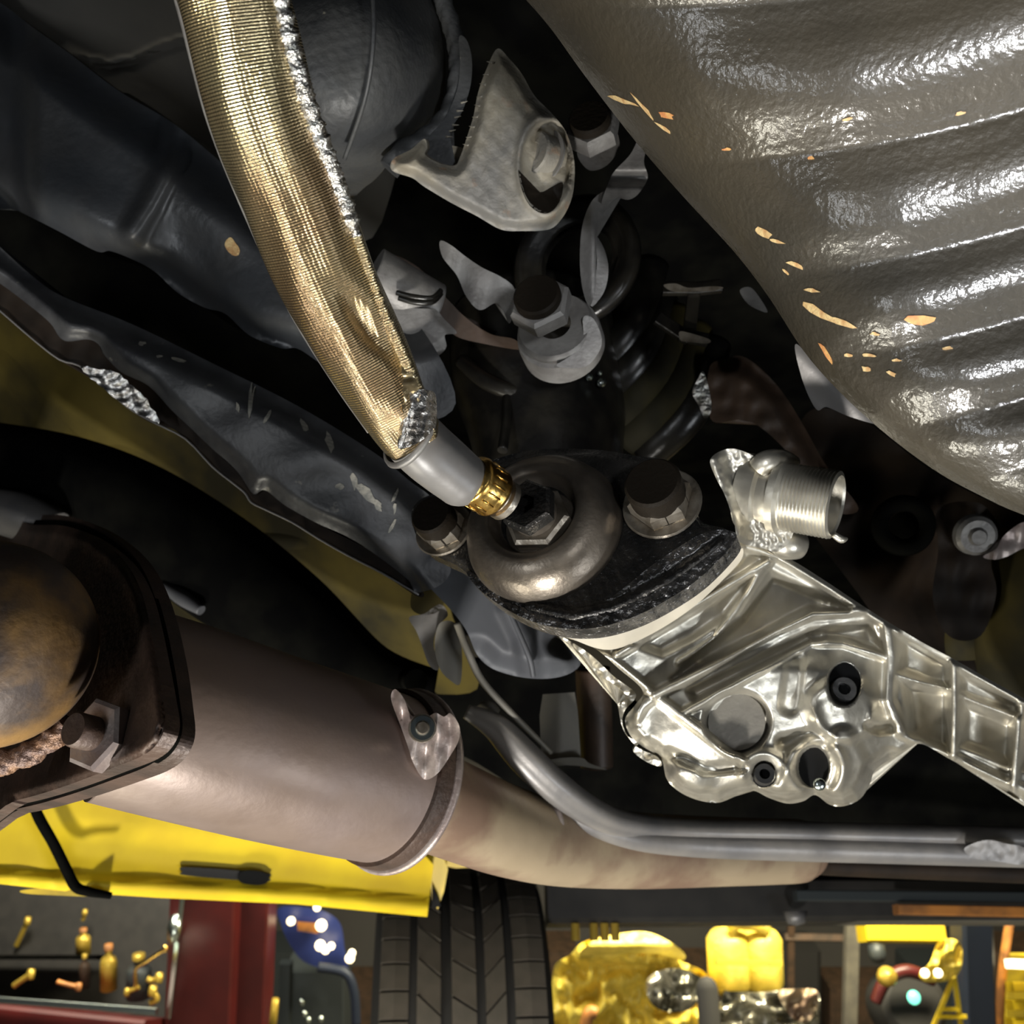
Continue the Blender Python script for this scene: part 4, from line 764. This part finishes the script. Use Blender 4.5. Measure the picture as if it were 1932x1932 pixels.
beam('shelf', at(-160, 1806, D0+.34), at(200, 1806, D0+.34), .2, .014, 'black', wp)
def bottle(nm, lab, x, y0, y1, d, r, mat, cat='bottle', grp=None, tilt=0):
    A = Vector(at(x+tilt, y1, d)); B = Vector(at(x, y0, d)); h = (B-A).length
    t = thing(nm, lab, cat, A, grp)
    lathe('body', [(1e-5, 0), (r, 0), (r, h*.6), (r*.8, h*.7), (r*.4, h*.76), (r*.4, h*.9)], A, (B-A), mat, t, 20)
    lathe('cap', [(r*.5, h*.88), (r*.5, h), (1e-5, h)], A, (B-A), 'brassy' if mat != 'brassy' else 'orange_rust', t, 14)
bottle('spray_can', 'tall brass-yellow spray can standing mid-bench', 205, 1782, 1866, D0, .030, 'brassy', 'can')
bottle('oil_bottle', 'small amber bottle behind the brass-yellow can', 157, 1752, 1800, D0+.3, .028, 'brassy', 'bottle')
bottle('grease_tube', 'dull brown upright tube left of the brass-yellow can', 160, 1800, 1862, D0+.1, .02, 'brown', 'tube')
bottle('dark_jar', 'dark squat jar near the bench end', 262, 1800, 1880, D0, .045, 'cab_grey', 'jar')
def rodt(nm, lab, cat, pts, mat, r=.008):
    t = thing(nm, lab, cat, at(*pts[-1][:3])); tube('shank', [(x, y, d, r) for x, y, d in pts], mat, t, seg=10)
    lathe('head', [(1e-5, -r*1.9), (r*1.2, -r*1.6), (r*1.4, 0), (r*1.2, r*1.6), (1e-5, r*1.9)], at(*pts[0]), (0, 0, 1), mat, t, 14)
rodt('hanging_screwdriver', 'gold-lit screwdriver hanging at the far left of the board', 'screwdriver', [(52, 1738, D0+.47), (42, 1760, D0+.47), (30, 1785, D0+.47)], 'brassy', .010)
rodt('bench_wrench', 'gold-lit wrench lying aslant at the bench left end', 'wrench', [(58, 1838, D0-.1), (40, 1850, D0-.1), (26, 1860, D0-.1)], 'brassy', .010)
rodt('small_hook', 'little brass hook above the brass-yellow can', 'hook', [(160, 1722, D0+.47), (158, 1732, D0+.47), (156, 1736, D0+.47)], 'brassy', .008)
rodt('bent_pipe', 'curved brass pipe end beside the chrome cabinet edge', 'pipe', [(288, 1870, D0-.05), (296, 1885, D0-.05), (284, 1892, D0-.05)], 'brassy', .011)
rodt('copper_elbow', 'copper elbow fitting low on the bench', 'fitting', [(148, 1862, D0-.1), (128, 1858, D0-.1), (108, 1852, D0-.1)], 'orange_rust', .008)
rodt('brass_nozzle', 'short brass nozzle right of the brass-yellow can', 'nozzle', [(240, 1872, D0-.1), (250, 1868, D0-.1), (262, 1862, D0-.1)], 'brassy', .008)
rodt('bent_rod', 'thin bent brass rod rising toward the cabinet edge', 'rod', [(312, 1790, D0-.1), (275, 1815, D0-.1), (256, 1830, D0-.1), (258, 1868, D0-.1)], 'brass', .007)
rodt('brass_lever', 'short brass lever beside the curved pipe end', 'lever', [(300, 1845, D0-.12), (286, 1850, D0-.12), (278, 1846, D0-.12)], 'brassy', .010)
# blue machine and grey cabinet
bm_ = thing('blue_machine', 'dark blue rounded machine with glowing round bulbs, right of the red cabinet', 'machine', at(600, 1830, D0+.3))
relief('machine_hood', [(528, 1712), (600, 1716), (640, 1740), (650, 1790), (655, 1830), (620, 1830), (575, 1815), (552, 1790), (532, 1750)], plane(D0+.3), 'blue', bm_, step=10, thick=.25)
relief('red_band', [(560, 1738), (602, 1742), (600, 1762), (562, 1756)], plane(D0+.28), 'orange_rust', bm_, step=8, thick=.01, smooth=False)
for x, y, r in ((549, 1738, .016), (606, 1746, .022), (604, 1784, .020), (614, 1792, .016), (625, 1785, .014), (598, 1712, .014), (660, 1808, .018), (664, 1798, .014)):
    lathe('glow_ball', [(r*math.sin(t), r*math.cos(t)) for t in np.linspace(0, math.pi, 9)], at(x, y, D0+.26), (0, 0, 1), 'white_glow', bm_, 14, label='glowing warm white lamp bulb')
tube('hose_loop', [(600, 1825, D0+.2, .018), (650, 1835, D0+.2, .018), (668, 1870, D0+.2, .018), (672, 1932, D0+.2, .018)], 'navy', bm_, seg=12)
gc = thing('grey_cabinet', 'grey metal cabinet under the blue machine', 'cabinet', at(600, 1932, D0+.5))
beam('cabinet_body', at(600, 1815, D0+.7), at(600, 2100, D0+.7), .26, .2, 'cab_grey', gc, up=(0, 1, 0), bev=.03)
beam('corner_post', at(540, 1815, D0+.5), at(534, 2100, D0+.5), .05, .05, 'cab_grey', gc, up=(0, 1, 0))
for i, (x, y) in enumerate(((570, 1890), (575, 1912), (582, 1924), (606, 1922))): lathe('handle', [(1e-5, -.012), (.016, -.008), (.016, .008), (1e-5, .012)], at(x, y, D0+.4), (1, 0, .2), 'chrome', gc, 12)
yt = thing('yellow_tube', 'short upright yellow tube at the foot of the red cabinet', 'tube', at(516, 1932, D0-.1))
tube('tube_body', [(520, 1885, D0-.1, .012), (514, 1940, D0-.1, .014)], 'brassy', yt, seg=12, sub=3)
# yellow machines, lower right
ym = thing('yellow_engine', 'lumpy yellow-painted engine with a rounded top cover, lower middle', 'engine', at(1180, 1920, D0))
YE = [(1020, 1932), (1028, 1900), (1040, 1862), (1048, 1820), (1075, 1802), (1100, 1778), (1150, 1764), (1215, 1758), (1260, 1775), (1292, 1800), (1282, 1812), (1330, 1835), (1342, 1880), (1310, 1960), (1240, 1990), (1010, 1990)]
relief('engine_block', YE, lambda X, Y: D0+.05+.10*wob(X, Y, 80, 5)+.05*wob(X, Y, 34, 6)-.10*rib(X, Y, [(1100, 1800), (1180, 1806), (1260, 1812)], 5, 16), 'yellow_cast', ym, step=6, thick=.35)
relief('valve_cover', [(1095, 1802), (1120, 1775), (1150, 1765), (1215, 1758), (1262, 1776), (1292, 1800), (1285, 1812), (1240, 1800), (1180, 1800)], lambda X, Y: D0-.12+.0012*np.abs(Y-1785)*1.5, 'yellow_cast', ym, step=6, thick=.1)
relief('gear_cover', [(1220, 1850), (1250, 1830), (1290, 1828), (1325, 1848), (1325, 1875), (1300, 1905), (1260, 1910), (1228, 1892)], lambda X, Y: D0-.18+.05*wob(X, Y, 34, 3), 'silver_cast', ym, step=5, thick=.1, label='silver ribbed cover')
tube('copper_pipe', [(1095, 1990, D0-.2, .022), (1110, 1915, D0-.2, .022), (1125, 1912, D0-.2, .020)], 'orange_rust', ym, seg=14)
yk = thing('yellow_tank', 'bright yellow double tank beside the lumpy engine', 'tank', at(1410, 1870, D0+.2))
for x, w in ((1378, .085), (1440, .080)):
    A = Vector(at(x, 1866, D0+.25)); B = Vector(at(x-5, 1752, D0+.25)); h = (B-A).length
    lathe('tank_shell', [(1e-5, 0), (w*.8, 0), (w, h*.12), (w, h*.82), (w*.8, h*.93), (w*.35, h), (1e-5, h)], A, B-A, 'yellow_cast', yk, 28)
tube('top_fitting', [(1380, 1756, D0+.2, .02), (1390, 1742, D0+.2, .025), (1420, 1746, D0+.2, .02), (1450, 1756, D0+.2, .02)], 'yellow_dull', yk, seg=12)
beam('mid_clamp', at(1350, 1815, D0+.14), at(1475, 1818, D0+.14), .02, .02, 'yellow_dull', yk)
bs = thing('pale_gear_unit', 'pale green-white and copper-brown gear unit in front of the yellow tank', 'gear unit', at(1420, 1932, D0-.1))
relief('housing', [(1362, 1880), (1380, 1870), (1430, 1872), (1480, 1868), (1540, 1868), (1545, 1920), (1530, 1990), (1350, 1990)], lambda X, Y: D0-.1+.08*wob(X, Y, 44, 2), 'silver_cast', bs, step=6, thick=.25)
relief('copper_cover', [(1468, 1872), (1500, 1866), (1542, 1870), (1538, 1910), (1518, 1930), (1490, 1915)], lambda X, Y: D0-.22+.04*wob(X, Y, 26, 3), 'exhaust_tan', bs, step=5, thick=.08, label='copper-brown cover')
bp = thing('black_bollard', 'short black round-topped post before the pale gear unit', 'bollard', at(1332, 1932, D0-.5))
lathe('post', [(.034, -.4), (.034, .0), (.030, .02), (.018, .035), (1e-5, .04)], at(1334, 1868, D0-.5), (0, 0, 1), 'tyre_dark', bp, 20)
fg1 = thing('steel_frame', 'grey-brown upright steel frame post between yellow tank and orange beam', 'frame post', at(1600, 1932, D0+.6))
beam('post', at(1608, 1730, D0+.6), at(1600, 2050, D0+.6), .055, .055, 'bracket_tan', fg1, up=(0, 1, 0)); beam('side_post', at(1492, 1745, D0+.8), at(1490, 2050, D0+.8), .03, .03, 'brown', fg1, up=(0, 1, 0))
beam('crossbar', at(1480, 1768, D0+.8), at(1600, 1770, D0+.8), .03, .03, 'brown', fg1)
lr = thing('yellow_beam', 'orange-yellow hoist beam under the rusty strip, lower right', 'hoist beam', at(1700, 1755, D0+.2))
beam('beam_body', at(1625, 1758, D0+.3), at(1772, 1760, D0+.3), .12, .075, 'yellow', lr)
lathe('hook_block', [(1e-5, 0), (.03, .01), (.034, .05), (.02, .07), (1e-5, .075)], at(1652, 1778, D0+.2), (0, 0, -1), 'cab_grey', lr, 16)
rw = thing('red_machine', 'dark red and black round machine with a green indicator light', 'machine', at(1710, 1900, D0+.1))
lathe('drum', [(1e-5, .07), (.10, .07), (.125, .05), (.13, 0), (.13, -.12)], at(1716, 1895, D0+.2), (0, -1, 0), 'tyre_dark', rw, 36, 'auto')
tube('red_guard', [(1652, 1890, D0+.1, .022), (1672, 1850, D0+.1, .024), (1712, 1832, D0+.1, .024), (1762, 1850, D0+.1, .022)], 'red', rw, seg=14)
lathe('indicator', [(1e-5, .012), (.02, .008), (.024, 0)], at(1724, 1882, D0+.02), (0, -1, 0), 'lamp_green', rw, 18, label='glowing green indicator light')
lathe('lamp_boss', [(1e-5, .03), (.03, .02), (.036, 0), (.03, -.03)], at(1674, 1842, D0), (0, -1, .2), 'brassy', rw, 18)
ld = thing('yellow_stepladder', 'thin yellow stepladder frame beside the navy post', 'stepladder', at(1780, 1932, D0-.2))
for p, q in (((1800, 1842), (1735, 2000)), ((1800, 1842), (1822, 2000))): beam('rail', at(*p, D0-.2), at(*q, D0-.2), .014, .014, 'yellow', ld, up=(0, 1, 0))
for y, x0, x1 in ((1904, 1775, 1808), (1918, 1768, 1822)): beam('step', at(x0, y, D0-.2), at(x1, y, D0-.2), .02, .014, 'yellow', ld)
yc = thing('yellow_casting', 'knobbly yellow casting with two white highlights beside the navy post', 'casting', at(1780, 1830, D0))
relief('cast_body', [(1770, 1778), (1800, 1772), (1815, 1790), (1812, 1830), (1790, 1850), (1745, 1852), (1735, 1835), (1755, 1815)], lambda X, Y: D0-.25+.05*wob(X, Y, 26, 3), 'yellow_cast', yc, step=5, thick=.10)
for x in (1745, 1770): lathe('glow_ball', [(.014*math.sin(t), .014*math.cos(t)) for t in np.linspace(0, math.pi, 9)], at(x, 1836, D0-.32), (0, 0, 1), 'white_glow', yc, 12)  # small glowing balls imitate the white highlights on the casting
np_ = thing('navy_post', 'broad dark navy lift column, lower right', 'lift column', at(1845, 1932, D0-.1))
beam('column', at(1832, 1725, D0), at(1850, 2300, D0), .115, .12, 'navy', np_, up=(0, 1, 0))
rp = thing('rust_red_pipe', 'slim rust-red upright pipe right of the navy column', 'pipe', at(1890, 1932, D0))
tube('pipe', [(1905, 1740, D0+.1, .016), (1890, 1850, D0+.1, .016), (1884, 2000, D0+.1, .016)], 'orange_rust', rp, seg=12)
sh = thing('lit_shelf', 'brightly lit shelf of yellow boxes at the right edge', 'shelf', at(1925, 1900, D0))
beam('shelf_lamp', at(1902, 1818, D0), at(1990, 1822, D0), .05, .03, 'white_glow', sh, label='glowing white shelf lamp')
beam('shelf_back', at(1945, 1800, D0+.2), at(1945, 2000, D0+.2), .20, .02, 'yellow_dull', sh, up=(0, 1, 0))
for y in (1862, 1896, 1930): beam('box', at(1905, y, D0+.05), at(1960, y, D0+.05), .06, .035, 'yellow', sh)
mr = thing('machine_row', 'dark low row of machines along the rear of the garage', 'machine row', at(1500, 1900, 5.6))
for i in range(12):
    x = 420+i*150; h = 120+40*math.sin(i*2.1)
    beam('machine_case', at(x, 1930-h, 5.9), at(x, 2150, 5.9), .42, .3, ('brown', 'cab_grey', 'brown', 'tyre_dark')[i % 4], mr, up=(0, 1, 0), bev=.08)
for x, y in ((-1.2, 2.6), (1.2, 3.0), (-1.6, 3.0)):
    c = (x, y, 3.12); t = thing('ceiling_lamp', ['white tube lamp over the yellow arm', 'white tube lamp over the yellow machines', 'white tube lamp over the tool bench'][(x > 0)+2*(x < -1.5)], 'lamp', c, 'garage lamps')
    box('housing', (x-.6, y-.12, 3.05), (x+.6, y+.12, 3.12), 'cab_grey', t)
